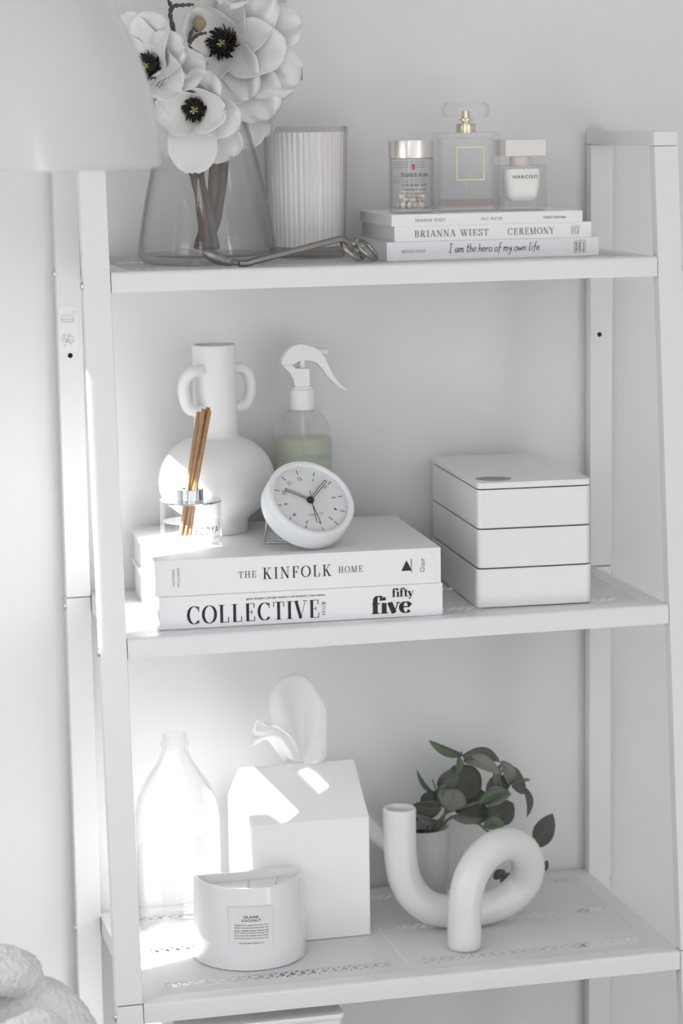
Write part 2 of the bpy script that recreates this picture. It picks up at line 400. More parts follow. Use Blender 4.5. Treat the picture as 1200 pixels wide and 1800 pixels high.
for Z in (Z1, Z2, Z3, Z4):
    yf, yb = fy(Z), -.0005; xa, xb = LW+.0006, W-LW-.0006; h = .0196
    # rim: side rails and back rail with mitred top plates
    r = MB(); tz = .0014; g = .0005
    for s, xo, xi in ((1, xa, xa+SW), (-1, xb, xb-SW)):
        pl = [(xo, yf+.0035), (xi, yf+SW-g), (xi, yb-SW*.6), (xo, yb)]
        if s < 0: pl = pl[::-1]
        r.prism(pl, Z-tz-.0002, Z-.0002)
        r.box(min(xo, xo+s*tz), max(xo, xo+s*tz), yf+.003, yb, Z-h, Z-tz)
    r.prism([(xa+.0008, yb), (xa+SW+.0008, yb-SW*.6), (xb-SW-.0008, yb-SW*.6), (xb-.0008, yb)][::-1], Z-tz-.0002, Z-.0002)
    r.box(xa, xb, yb-tz, yb, Z-h, Z-tz)
    sh = r.build('shelf', M_steel, unit, smooth=30)
    # front rail with a rolled top edge
    pr = []
    R = .0035
    for k in range(6):
        a = math.radians(180 - 90*k/5); pr.append((yf + R + R*math.cos(a), Z - R + R*math.sin(a)))
    prof = [(yf, Z-h)] + pr + [(yf+SW, Z), (yf+SW, Z-tz), (yf+.006, Z-tz), (yf+.0045, Z-h)]
    m = MB(); n = len(prof); vs = []
    for j, (y, z) in enumerate(prof):
        t = max(0, min(1, (y-yf-R)/(SW-R))) if z > Z-.006 else 0
        vs.append((xa + SW*t, y, z))
    for j, (y, z) in enumerate(prof):
        t = max(0, min(1, (y-yf-R)/(SW-R))) if z > Z-.006 else 0
        vs.append((xb - SW*t, y, z))
    m.add(vs, [tuple(range(n)), tuple(reversed(range(n, 2*n)))] + [(i, n+i, n+(i+1)%n, (i+1)%n) for i in range(n)])
    m.build('front_rail', M_steel, sh, smooth=35)
    # expanded steel mesh with rows of wide open slots
    x0, x1, y0, y1 = xa+SW-.003, xb-SW+.003, yf+SW-.003, yb-SW*.6+.003
    holes = []; k = 0; y = yf + .0455
    while y < yb - .03:
        for u0, u1 in ((.056, .283), (.317, .546)): holes.append(((u0, u1), (y-.007, y+.007)))
        y += .104
    m = MB(); lattice(m, x0, x1, y0, y1, .0036, .0046, .0016, Z-.0003, .0005, holes)
    for (u0, u1), (v0, v1) in holes:
        lattice(m, u0-.001, u1+.001, v0-.001, v1+.001, .0107, .0150, .0015, Z-.0003, .0009)
    for (a, b) in ((.0,0),):
        m.box(.2997, .3004, y0, y1, Z-.0012, Z-.0002)
    m.build('wire_mesh', mat('white_mesh_coat', (.95,.95,.95), .4), sh, smooth=0, kind='stuff', fix=False)
# bolts through the outside of the legs
def bolt(x, s, y, z):
    m = MB(); m.lathe([(0,.0028),(.002,.0027),(.0038,.0018),(.0046,.0002),(.0046,0),(0,0)], 16)
    m.xform(Matrix.Translation((x,y,z)) @ Matrix.Rotation(s*math.pi/2, 4, 'Y')); m.build('bolt', M_bolt, unit)
for Z in (Z1, Z2, Z3, Z4):
    for x, s in ((0, -1), (W, 1)):
        bolt(x, s, fy(Z-.012)+LT/2, Z-.0125); bolt(x, s, -LT/2, Z-.0125)
for x, z in ((.0119, 1.2607), (.5848, 1.2624)):
    m = MB(); m.lathe([(0,0),(.0026,0),(.0026,-.0006),(0,-.0006)], 20)
    m.xform(Matrix.Translation((x,-LT-.0002,z)) @ Matrix.Rotation(math.pi/2, 4, 'X')); o = m.build('screw_hole', M_hole, unit)  # thin black disc on the leg, paints the shade inside the hole
# safety sticker on the back leg
st = MB().prism(rrect(.0012, .0204, 1.2645, 1.3105, .002), 0, .0002)
st.v = [(x, -LT-.0001-z, y) for x, y, z in st.v]
stk = st.build('safety_sticker', mat('sticker_paper', (.84,.84,.85), .5), unit, smooth=0)
stk['label'] = 'white safety sticker with small line drawings'
L = []
def box_icon(cx, cz, tilt):
    P = [(-.006,-.002),(.005,-.002),(.0065,.001),(.005,.004),(-.006,.004),(-.0068,.001),(-.006,-.002)]
    c, s = math.cos(tilt), math.sin(tilt)
    T = lambda a, b: (cx + a*c - b*s, cz + a*s + b*c)
    L.append(([T(*p) for p in P], .00022)); L.append(([T(-.0068,.001), T(.0065,.001)], .00022))
    for k in range(5): L.append(([T(-.005+k*.0024,.001), T(-.004+k*.0024,-.002)], .00022))
    L.append(([T(-.006,.0055), T(.006,.0055)], .00012))
box_icon(.0105, 1.2972, 0); box_icon(.0098, 1.2765, -.25)
L.append(([(.0055,1.2690),(.0130,1.2835)], .0003)); L.append(([(.0052,1.2820),(.0140,1.2715)], .0002))
L.append(([(.0165,1.3035),(.0190,1.3050),(.0165,1.3065),(.0165,1.3035)], .00025))
V, F = stroke2d(L); m = MB(); m.add([(x, -LT-.00045, z) for x, z in V], F); m.build('sticker_drawing', M_ink, stk, smooth=0, fix=False)

# ================================================================== top shelf
# --- big clear vase
vx, vy = .1396, -.105
vase = empty('glass_vase', (vx, vy, Z1), 0, 'large clear tapered glass vase holding white magnolia stems', 'vase')
outer = [(0,0),(.058,0),(.0645,.0018),(.0682,.007),(.0688,.013),(.0672,.026),(.0640,.045),(.0596,.068),(.0532,.096),(.0468,.121),(.0410,.142),(.0385,.158)]
inner = [(.0372,.158),(.0396,.142),(.0453,.121),(.0517,.096),(.0581,.068),(.0624,.045),(.0654,.026),(.0665,.015),(.064,.0095),(.055,.0075),(0,.007)]
MB().lathe(outer + inner, 96).build('body', M_thin_vase, vase)
# --- ribbed candle glass
cx = at(537.5, 300, -.058).x
rg = empty('ribbed_candle_glass', (cx, -.058, Z1), 0, 'tall vertically ribbed glass tumbler with pale wax behind the wick trimmer', 'candle')
hh = at(537.5, 222, -.058).z - Z1
def rib(a, r, z): return .0010*math.sin(44*a)
o_ = [(0,0),(.036,0),(.0380,.0015),(.0384,.004),(.0426,hh-.002),(.0424,hh)]
i_ = [(.0408,hh),(.0406,hh-.002),(.0372,.012),(.034,.0105),(0,.0105)]
m = MB(); m.lathe(o_, 264, rib=rib); m.lathe([(.0424,hh),(.0408,hh)] , 264, rib=rib); m.lathe(i_, 264)
m.build('ribbed_glass', thin_glass('ribbed_clear_glass', (.97,.965,.965), (.72,.71,.71)), rg, smooth=60)
MB().lathe([(0,.011),(.0366,.0115),(.0369,.014),(.0394,hh-.008),(.0391,hh-.006),(0,hh-.007)], 264, rib=lambda a, r, z: .0009*math.sin(44*a) if r > .03 else 0).build('wax', mat('pale_wax', (.90,.885,.875), .5, sss=.15), rg)
MB().tube([(0,0,hh-.008),(.0008,0,hh-.001)], .0008, 6).build('wick', mat('cotton_wick', (.75,.70,.62), .9), rg)

# --- wick trimmer
wt = empty('wick_trimmer', (at(415,467,-.185).x, -.185, Z1), 0, 'dark metal wick trimmer lying at the front edge of the top shelf', 'wick trimmer')
org = Vector(wt.location)
def wl(px, py, Y): return at(px, py, Y) - org
A = wl(356,443,-.178); B = wl(407,464,-.19)
for dy in (-.0015, .0020):
    path = smooth_path([A + Vector((0,dy*.3,.0004)), A*.72+B*.28+Vector((0,dy,.0002)), A*.4+B*.6+Vector((0,dy,0)), B+Vector((0,dy,.0006)), wl(428,464.5,-.19)+Vector((0,dy*.6,0))], 6)
    n = len(path); rad = [.0016 + .0044*math.sin(math.pi*min(1, i/(n*.74)))**.7 for i in range(n)]
    MB().tube(path, rad, 14, flat=.30, up=(0,1,.25)).build('blade', M_gun, wt)
Cc = [(420,463.5,-.190),(434,463,-.190),(455,456.5,-.188),(520,440,-.180),(585,423,-.172),(601,420.5,-.170),(611,426,-.168)]
for dy, ex in ((-.0016, (617,438)), (.0022, (640,432))):
    path = smooth_path([wl(a, b_, c)+Vector((0,dy,0)) for a, b_, c in Cc] + [wl(ex[0], ex[1], -.166)+Vector((0,dy,0))], 6)
    MB().tube(path, .0030, 8, flat=.75, up=(0,1,0)).build('arm', M_gun, wt)
for px, py, Y in ((619,441,-.168),(644,443.5,-.160)):
    c = wl(px, py, Y); pts = []
    ax = Vector((.74,.10,-.60)).normalized(); bx = Vector((.30,.85,.30)).normalized()
    for k in range(33):
        a = 2*math.pi*k/32; pts.append(c + ax*(.0130*math.cos(a)) + bx*(.0120*math.sin(a)) )
    lo = min(p.z for p in pts); dz = (.0026) - lo
    pts = [p + Vector((0,0,dz)) for p in pts]
    MB().tube(pts, .0025, 10, caps=False).build('finger_ring', mat('polished_gunmetal', (.42,.40,.38), .18, 1.0), wt)
m = MB(); m.lathe([(0,.0018),(.003,.0014),(.004,0),(0,0)], 16); m.xform(Matrix.Translation(wl(412,462,-.190)+Vector((0,-.004,.001))) @ Matrix.Rotation(math.radians(60), 4, 'X')); m.build('pivot_screw', M_gun, wt)

# --- paperbacks
def book(name, x0, x1, yfront, depth, z0, th, label, board=.0009, inset=.0012, rz=0, hard=False, cover=M_paper, group=None):
    """spine towards the camera; local origin = front-left-bottom corner"""
    t = empty(name, (x0, yfront, z0), rz, label, 'book', group); L = x1 - x0
    c = MB()
    sp_t = board*1.3
    C_ = [(0,0),(depth,0),(depth,board),(sp_t,board),(sp_t,th-board),(depth,th-board),(depth,th),(0,th)]
    c.add([(0,y,z) for y, z in C_] + [(L,y,z) for y, z in C_], [(0,1,2,3),(0,3,4,7),(4,5,6,7),(11,10,9,8),(15,12,11,8),(15,14,13,12)] + [(i,8+i,8+(i+1)%8,(i+1)%8) for i in range(8)])
    c.build('cover', cover, t, smooth=0)
    p = MB(); p.box(inset, L-inset, board*1.3, depth-inset, board, th-board)
    pb = p.build('page_block', M_pages, t, smooth=0)
    def front(u, v): return (u, -.0003, v)
    return t, L, front, pb
hero, L, F0, _ = book('paperback_book', .3077, .5286, -.167, .136, Z1, .0183, 'thick white paperback with handwritten title, bottom of the top shelf pile')
k = L/371.0
def sp(px): return (px-679)*k
lettering('author_lettering', didone('BRIANNA WIEST', .12, .05), F0, M_soft, hero, sp(725), .0090, .0245, .0030)
lettering('title_lettering', handwriting('I am the hero of my own life.'), F0, M_ink, hero, sp(866), .0096, .0960, .0125)
V, Fc = stroke2d([([(-1,-1),(1,-1),(1,1),(-1,1),(-1,-1.06)], .06)])
lettering('publisher_frame', (V, Fc), F0, M_ink, hero, sp(1016), .0093, .0122, .0128)
for i, (tx, bd) in enumerate((('THOUGHT', .02), ('CATALOG', .02), ('Books', 0))):
    lettering('publisher_lettering', sans(tx, bd), F0, M_ink, hero, sp(1016)-.0035+i*.0036, .0093, .0098, .0026, math.pi/2)
cer, L, F0, _ = book('paperback_book', .3162, .5213, -.165, .134, Z1+.0184, .0153, 'white paperback with taupe capital title, middle of the top shelf pile')
def sp(px): return (px-693)*L/345.0
lettering('author_lettering', didone('BRIANNA WIEST', .16, .055), F0, M_gold_ink, cer, sp(792), .0076, .0760, .0070)
lettering('title_lettering', didone('CEREMONY', .16, .055), F0, M_gold_ink, cer, sp(931), .0076, .0490, .0070)
lettering('publisher_frame', (V, Fc), F0, M_soft, cer, sp(1009.5), .0076, .0085, .0088)
for i, tx in enumerate(('THOUGHT', 'CATALOG', 'Books')):
    lettering('publisher_lettering', sans(tx, .01), F0, M_soft, cer, sp(1009.5)-.0025+i*.0025, .0076, .0068, .0017, math.pi/2)
slt, L, F0, _ = book('paperback_book', .3134, .5120, -.165, .130, Z1+.0338, .0113, 'thin white paperback under the perfume bottles, top of the pile')
def sp(px): return (px-688)*L/335.0
lettering('author_lettering', sans('BRIANNA WIEST', 0, 0, 1.25), F0, M_soft, slt, sp(755), .0054, .0310, .0030)
lettering('title_lettering', sans('SALT WATER', 0, 0, 1.25), F0, M_soft, slt, sp(862), .0054, .0222, .0030)
lettering('publisher_lettering', sans('THOUGHT CATALOG Books', .012), F0, M_soft, slt, sp(973), .0054, .0240, .0026)
ZT = Z1 + .0338 + .0113 + .0002

# --- capsule jar
jx, jy = .3462, -.122
jar = empty('capsule_jar', (jx, jy, ZT), 0, 'small round clear jar with champagne metal lid on the book pile', 'jar')
R = .0224
o_ = [(0,0),(.0212,0),(R,.0014),(R,.0535),(.0205,.0545)]; i_ = [(.0193,.0545),(R-.0016,.0530),(R-.0016,.0055),(.0185,.0045),(0,.0045)]
MB().lathe(o_+i_, 64).build('glass_body', M_thin, jar)
MB().lathe([(0,.0548),(R+.0004,.0548),(R+.0006,.0556),(R+.0004,.0718),(R-.0008,.0728),(0,.0730)], 64).build('lid', mat('champagne_metal', (.80,.755,.70), .28, .75, noise=.02, nscale=300), jar)
def cyl(R, a0):
    def f(u, v):
        a = a0 + u/R; return (R*math.cos(a), R*math.sin(a), v)
    return f
fc = math.atan2(CAM.y - jy, CAM.x - jx)
Fj = cyl(R+.0003, fc)
lettering('brand_lettering', didone('B', .1, .05) if False else sans('Elizabeth Arden', .004), Fj, M_ink, jar, .004, .0385, .0290, .0042)
lettering('brand_lettering', sans('HYALURONIC ACID', .004), Fj, M_ink, jar, .0035, .0280, .0260, .0022)
lettering('brand_lettering', sans('Ceramide Capsules', .004), Fj, M_ink, jar, .0035, .0235, .0250, .0026)
for v, wdt in ((.0195,.028),(.0155,.022),(.0118,.020)):
    lettering('small_print', sans('Hydra-Plumping Serum', 0), Fj, M_soft, jar, .0035, v, wdt, .0022)
for v in (.0495,.0470,.0445,.0350,.0322,.0298):
    lettering('small_print', sans('capsules serum repulpant hydratant', 0), cyl(R+.0003, fc+math.pi), M_soft, jar, .004, v, .036, .0016)
V, Fc = stroke2d([([(0,0),(0,1)], .5)]); lettering('red_mark', (V, Fc), Fj, mat('red_ink', (.55,.06,.08), .5), jar, .0020, .0460, .0026, .0056)
for k in range(20):
    a = k*2.4; r = .0135*math.sqrt(((k % 10)+.5)/10) ; z = ZT + .0045 + .0036 + (.0050 if k >= 10 else 0) + (.003 if k >= 16 else 0)
    m = MB(); m.lathe([(0,-.0034),(.0022,-.0027),(.0032,0),(.0024,.0024),(.0008,.0036),(0,.0042)], 12)
    m.xform(Matrix.Rotation(random.uniform(.6,1.5), 4, Vector((math.cos(a*3), math.sin(a*3), 0))))
    o = m.build('gel_capsule', mat('pearl_capsule', (.86,.76,.66), .2, .1, coat=.5)); o.location = (jx + r*math.cos(a), jy + r*math.sin(a), z)
    tag(o, 'small pearly serum capsule inside the clear jar with metal lid', 'capsule', 'serum capsules in the jar')

# --- square perfume bottle
px_, py_ = .4075, -.108
pf = empty('perfume_bottle', (px_, py_, ZT), 0, 'clear slab perfume bottle with gold square outline and faceted glass stopper', 'perfume bottle')
hw, hd, H = .0318, .0150, .0785
MB().prism(rrect(-hw, hw, -hd, hd, .003), 0, H).build('glass_body', M_thin, pf, bevel=.0016, seg=2)
MB().prism(rrect(-hw+.0045, hw-.0045, -hd+.004, hd-.004, .003), .0110, H-.0050).build('cavity', thin_glass('inner_glass', (.99,.99,.99), (.85,.85,.84), 1.25), pf, bevel=.002)
MB().prism(rrect(-hw+.0043, hw-.0043, -hd+.0038, hd-.0038, .003), .0055, .0106).build('perfume', thin_glass('peach_perfume', (.965,.885,.85), (.94,.84,.80), 1.2), pf, bevel=.001)
g = .00095; gx, gz0, gz1 = .0147, .0310, .0645
fr = MB()
for a in ((-gx, gx, gz0, gz0+g), (-gx, gx, gz1-g, gz1), (-gx, -gx+g, gz0+g, gz1-g), (gx-g, gx, gz0+g, gz1-g)): fr.box(a[0], a[1], -hd-.0004, -hd-.0001, a[2], a[3])
fr.build('gold_outline', mat('gold_foil', (.62,.48,.22), .3, .8), pf, smooth=0)
MB().lathe([(0,H+.0002),(.0105,H+.0002),(.0105,H+.0016),(.0098,H+.0020),(.0098,H+.0075),(.0105,H+.0080),(.0104,H+.0088),(.0045,H+.0095),(.0040,H+.0115),(.0068,H+.0120),(.0070,H+.0135),(.0045,H+.0142),(.0040,H+.0215),(0,H+.0220)], 32).build('collar', mat('pale_gold', (.80,.72,.56), .2, .9), pf)
oc = [(.0235*sx, .0125*sy) for sx, sy in ((-.72,-1),(.72,-1),(1,-.55),(1,.55),(.72,1),(-.72,1),(-1,.55),(-1,-.55))]
s = MB(); n = 8
z0 = H+.0150
vs = [(x*.86,y*.86,z0) for x,y in oc] + [(x,y,z0+.004) for x,y in oc] + [(x,y,z0+.0105) for x,y in oc] + [(x*.82,y*.82,z0+.0152) for x,y in oc]
s.add(vs, [tuple(reversed(range(8))), tuple(range(24,32))] + [(j*8+i, j*8+(i+1)%8, j*8+8+(i+1)%8, j*8+8+i) for j in range(3) for i in range(8)])
s.build('stopper', M_thin, pf, smooth=0)
MB().tube([(0,0,.013),(0,0,H)], .0009, 8).build('dip_tube', thin_glass('clear_tube', (.95,.95,.95), (.8,.8,.8)), pf)

# --- small cube perfume bottle
nx, ny = .4615, -.120
nb = empty('cube_perfume_bottle', (nx, ny, ZT), 0, 'small cube perfume bottle with milky white core and blush square cap', 'perfume bottle')
hw, hd, H = .0226, .0190, .0452
MB().prism(rrect(-hw, hw, -hd, hd, .0028), 0, H).build('glass_body', M_thin, nb, bevel=.0018, seg=2)
c = MB(); n = 28; prof = [(.0085,.56),(.0105,.72),(.0150,.83),(.0250,.90),(.0400,.94),(.0418,.90)]
vs = []
for z, s_ in prof:
    for x, y in rrect(-.0190*s_, .0190*s_, -.0150*s_, .0150*s_, .0070*s_, 6): vs.append((x,y,z))
n = len(vs)//len(prof)
c.add(vs, [tuple(reversed(range(n))), tuple(range(n*(len(prof)-1), n*len(prof)))] + [(j*n+i, j*n+(i+1)%n, (j+1)*n+(i+1)%n, (j+1)*n+i) for j in range(len(prof)-1) for i in range(n)])
c.build('milky_core', mat('milk_glass', (.90,.88,.85), .3), nb, smooth=50)
lettering('name_lettering', sans('NARCISO', .01, 0, 1.25), lambda u, v: (u, -hd-.0003, v), M_ink, nb, -.0012, .0338, .0262, .0032)
MB().lathe([(0,H),(.0112,H),(.0112,H+.0100),(0,H+.0100)], 40).build('neck', mat('blush_neck', (.72,.655,.63), .4), nb)
MB().box(-.0216, .0212, -.0180, .0180, H+.0092, H+.0258).build('cap', mat('blush_cap', (.80,.745,.72), .38, noise=.01), nb, bevel=.0010)

# --- magnolias
M_petal = veil('magnolia_petal', (.93,.92,.905), 0.0, .5, .25)
M_bark = mat('twig_bark', (.105,.085,.075), .8, noise=.35, nscale=120, bump=.4, bscale=400)
M_stem = mat('dark_stem', (.16,.13,.115), .6, noise=.3, nscale=90)
M_stamen = mat('dark_stamen', (.028,.022,.018), .7)
M_pistil = mat('green_pistil', (.50,.50,.26), .6)
M_bud = mat('olive_bud', (.36,.29,.18), .8, noise=.35, nscale=500, bump=.6, bscale=700)
def frame(ncam, roll=0):
    n = Vector(ncam).normalized(); u = Vector((0,1,0)); u = (u - n*u.dot(n)).normalized(); r = u.cross(n)
    M = Matrix((r, u, n)).transposed()
    return (CM @ M @ Matrix.Rotation(roll, 3, 'Z')).to_4x4()
def petal(M, az, th0, th1, L, Wd, cup=.45, ruffle=.05, seed=0, twist=0.0, tipcurl=0.0):
    rnd = random.Random(seed); ph = rnd.uniform(0,6.28); ph2 = rnd.uniform(0,6.28); NU, NV = 16, 12
    m = MB(); vs = []; r, z = .003, 0; pr = []
    for i in range(NU+1):
        u = i/NU; th = math.radians(th0 + (th1-th0)*u + tipcurl*max(0,u-.7)/.3)
        pr.append((r, z, th)); r += math.sin(th)*L/NU; z += math.cos(th)*L/NU
    ca, sa = math.cos(math.radians(az)), math.sin(math.radians(az))
    for i in range(NU+1):
        u = i/NU; r, z, th = pr[i]
        wd = Wd*(.16 + .84*math.sin(math.pi*min(1,(.06+.94*u)**.85*.92))**.62)*(1 if u < .9 else math.sqrt(max(0,1-((u-.9)/.1)**2*.75)))
        nr, nz = -math.cos(th), math.sin(th)      # petal inner normal in (r,z)
        for j in range(NV+1):
            v = -1 + 2*j/NV; e = abs(v)**2
            lift = cup*wd*e*(.35+.65*math.sin(math.pi*min(1,u*1.05))) + 1.5*ruffle*L*(u**1.5)*e*math.sin(6*u+3*v+ph) + ruffle*.5*L*u*u*math.sin(7*v+ph2)
            tw = twist*u*v*wd
            rr = r + nr*(lift+tw); zz = z + nz*(lift+tw); t = v*wd*(1-.18*cup*e)*(1+.07*math.sin(9*u+ph)+.06*v*math.sin(4*u+ph2)) + .10*Wd*math.sin(2.2*u+ph2)*u
            vs.append(M @ Vector((rr*ca - t*sa, rr*sa + t*ca, zz)))
    m.add(vs, [(i*(NV+1)+j, i*(NV+1)+j+1, (i+1)*(NV+1)+j+1, (i+1)*(NV+1)+j) for i in range(NU) for j in range(NV)])
    return m
def solidify(o, t):
    md = o.modifiers.new('thickness', 'SOLIDIFY'); md.thickness = t; md.offset = 0
def magnolia(name, org, stem_pts, flowers, label, twigs=(), buds=()):
    t = empty(name, org, 0, label, 'flower', 'magnolia stems in the glass vase'); O = Vector(org)
    loc = lambda P: [Vector(p) - O for p in P]
    if stem_pts:
        sp_ = smooth_path(loc(stem_pts), 6); n = len(sp_)
        MB().tube(sp_, [.0062*(1-.5*i/n) + .0004*math.sin(i*1.7) for i in range(n)], 10).build('stem', M_stem, t)
    for P, r in twigs:
        q = smooth_path(loc(P), 5); n = len(q)
        MB().tube(q, [r*(1.05-.45*i/n) + r*.25*math.sin(i*2.1) for i in range(n)], 8).build('twig', M_bark, t)
    for P, ax, L in buds:
        m = MB(); m.lathe([(0,0)] + [(L*.42*math.sin(math.pi*k/10)**.8, L*k/10) for k in range(1,10)] + [(0,L)], 16)
        m.xform(Matrix.Translation(Vector(P)-O) @ Vector(ax).to_track_quat('Z','Y').to_matrix().to_4x4()); m.build('bud', M_bud, t)
    for (c, ncam, petals, stam) in flowers:
        M = Matrix.Translation(Vector(c)-O) @ frame(ncam)
        for i, p in enumerate(petals):
            o = petal(M, *p[:5], **p[5]).build('petal', M_petal, t, smooth=80); solidify(o, .0005)
        if stam:
            s = MB(); s.lathe([(0,0),(.0055,.0),(.0072,.004),(.0062,.008),(.003,.0105),(0,.011)], 12)
            rnd = random.Random(5)
            for k in range(170):
                a = rnd.uniform(0,6.28); h = rnd.uniform(.001,.010); o_ = rnd.uniform(.6,1.25); l = .0118*stam*rnd.uniform(.6,1.25)
                p0 = Vector((.005*math.cos(a), .005*math.sin(a), h)); p1 = p0 + Vector((math.cos(a)*math.sin(o_), math.sin(a)*math.sin(o_), math.cos(o_)*.8))*l*.6
                p2 = p1 + Vector((math.cos(a+.5)*.5, math.sin(a+.5)*.5, .5))*l*.4
                s.tube([p0,p1,p2], [.0009,.0008,.0005], 4)
            s.xform(M); s.build('stamens', M_stamen, t)
            s = MB()
            for k in range(9):
                a = rnd.uniform(0,6.28); q = rnd.uniform(0,.0016)
                p0 = Vector((q*math.cos(a), q*math.sin(a), .011)); s.tube([p0, p0+Vector((math.cos(a)*.0018, math.sin(a)*.0018, .0032)), p0+Vector((math.cos(a)*.0032, math.sin(a)*.0032, .0022))], .0005, 4)
            s.xform(M); s.build('pistil', M_pistil, t)
D = dict
vb = Vector((vx, vy, Z1+.0085))
f1 = at(345,190,-.150)
magnolia('magnolia_stem', vb, [vb+Vector((.006,-.004,.004)), at(366,380,-.108), at(350,305,-.112), at(349,240,-.128), f1+Vector((.001,.012,-.002))],
  [(f1, (-.10,-.30,.95), [
    (-95, 62, 70, .062, .0275, D(cup=.50, ruffle=.035, seed=1, tipcurl=-18)), (-58, 80, 104, .056, .0250, D(cup=.25, ruffle=.05, seed=2)), (-130, 80, 104, .054, .0250, D(cup=.25, ruffle=.05, seed=3)),
    (172, 40, 62, .046, .0255, D(cup=.8, ruffle=.05, seed=4, tipcurl=-55)), (118, 44, 66, .046, .0240, D(cup=.5, ruffle=.10, seed=5, tipcurl=25)), (60, 46, 70, .046, .0250, D(cup=.5, ruffle=.11, seed=6, tipcurl=25)),
    (5, 40, 60, .043, .0250, D(cup=.8, ruffle=.06, seed=7, tipcurl=-50)), (-20, 62, 85, .046, .0220, D(cup=.45, ruffle=.07, seed=8)), (150, 66, 92, .050, .0250, D(cup=.4, ruffle=.06, seed=9))], .8)],
  'magnolia stem with the lowest bloom facing forward over the vase rim')
f2 = at(395,80,-.115)
magnolia('magnolia_stem', vb, [vb+Vector((-.007,.006,.004)), at(372,350,-.100), at(378,260,-.098), at(392,160,-.098), f2+Vector((.001,.012,-.002))],
  [(f2, (-.22,.02,.97), [
    (-12, 62, 80, .070, .0310, D(cup=.45, ruffle=.03, seed=11)), (38, 58, 78, .072, .0330, D(cup=.4, ruffle=.09, seed=12, tipcurl=20)), (88, 55, 75, .052, .0290, D(cup=.45, ruffle=.06, seed=13)),
    (135, 42, 45, .050, .0260, D(cup=.65, ruffle=.05, seed=14, tipcurl=-15)), (-125, 62, 75, .046, .0260, D(cup=.5, ruffle=.08, seed=15, tipcurl=30)), (-62, 62, 82, .066, .0300, D(cup=.4, ruffle=.05, seed=16)),
    (-32, 76, 98, .084, .0360, D(cup=.4, ruffle=.09, seed=17)), (-58, 78, 104, .084, .0330, D(cup=.35, ruffle=.06, seed=18)), (10, 74, 92, .080, .0320, D(cup=.35, ruffle=.05, seed=19))], 1.25),
   (at(418,178,-.098), (.35,-.75,.30), [(-70, 25, 50, .046, .0250, D(cup=.5, seed=31)), (-10, 25, 55, .044, .0240, D(cup=.5, seed=32)), (-130, 25, 55, .050, .0240, D(cup=.5, seed=33)), (60, 25, 50, .040, .022, D(cup=.5, seed=34))], 0)],
  'magnolia stem with the biggest bloom opening to the right', 
  twigs=[([at(352,150,-.098), at(340,105,-.125), at(333,72,-.134), at(340,50,-.135), at(347,56,-.135)], .0021), ([at(334,72,-.134), at(348,61,-.134), at(362,58,-.13)], .0019)],
  buds=[(at(350,57,-.135), (.04,0,1), .0165), (at(470,14,-.10), (.9,0,.1), .0095)])
f3 = at(268,122,-.14)
magnolia('magnolia_stem', vb, [vb+Vector((-.003,-.008,.004)), at(352,350,-.112), at(335,290,-.118), at(300,210,-.125), f3+Vector((.004,.012,-.003))],
  [(f3, (-.45,.10,.89), [
    (12, 58, 70, .052, .0270, D(cup=.5, ruffle=.05, seed=21)), (62, 52, 66, .056, .0280, D(cup=.45, ruffle=.05, seed=22)), (-35, 60, 78, .056, .0260, D(cup=.5, ruffle=.06, seed=23)),
    (108, 50, 66, .058, .0270, D(cup=.4, ruffle=.06, seed=24)), (160, 55, 75, .052, .0260, D(cup=.4, seed=25)), (-90, 58, 80, .040, .0250, D(cup=.5, ruffle=.05, seed=26)), (-10, 76, 95, .060, .0270, D(cup=.4, ruffle=.06, seed=27)), (-140, 58, 75, .045, .025, D(seed=28))], 1.0)],
  'magnolia stem with a bloom half hidden behind the lamp shade',
  twigs=[([at(318,140,-.125), at(306,60,-.13), at(299,26,-.13), at(300,10,-.13), at(288,-14,-.13)], .0024), ([at(299,20,-.13), at(305,11,-.13), at(322,9,-.13), at(340,8,-.13)], .0022)],
  buds=[])
f4 = at(420,5,-.105)
magnolia('magnolia_stem', vb, [vb+Vector((.001,.010,.004)), at(384,360,-.090), at(400,230,-.085), at(420,110,-.086), f4+Vector((0,.010,-.012))],
  [(f4, (.25,.80,.55), [
    (-90, 35, 28, .040, .0220, D(cup=.75, ruffle=.03, seed=41)), (-20, 32, 26, .042, .0230, D(cup=.75, ruffle=.03, seed=42)), (200, 34, 30, .044, .0230, D(cup=.75, ruffle=.03, seed=43)),
    (90, 30, 26, .046, .0230, D(cup=.7, seed=44)), (-125, 62, 80, .052, .0240, D(cup=.5, ruffle=.06, seed=45)), (-50, 62, 85, .048, .0240, D(cup=.45, ruffle=.06, seed=46)), (165, 60, 70, .052, .0240, D(cup=.45, ruffle=.05, seed=47)), (40, 20, 15, .034, .016, D(cup=.8, seed=48))], 0)],
  'magnolia stem with a half closed bloom at the top edge')

# --- dome lamp shade hanging in front
ly = -.75; lc = at(-62, 292, ly); rim = at(280, 292, ly)
Rl = (rim - Vector((lc.x, ly, rim.z))).length * 1.0
lampo = empty('dome_lamp', (lc.x, ly, rim.z), 0, 'big white dome lamp shade in the upper left foreground', 'lamp')
prof = []
for k in range(25):
    a = math.pi/2*k/24; prof.append((Rl*math.cos(a)**.80 if k < 24 else 0, .004 + .168*math.sin(a)**1.12))
inn = [(max(0, r-.003), z-.003 if z > .01 else z) for r, z in reversed(prof)]
MB().lathe(prof[::1] , 96).add([], []).build('shade', mat('opal_lamp_plastic', (.76,.745,.735), .22, coat=.3), lampo) if False else None
MB().lathe([(Rl-.003, 0), (Rl-.0008, 0), (Rl, .0012)] + prof + inn[:1] + inn[1:] + [(Rl-.003, 0)], 96).build('shade', mat('opal_lamp_plastic', (.60,.597,.60), .2, coat=.3), lampo)
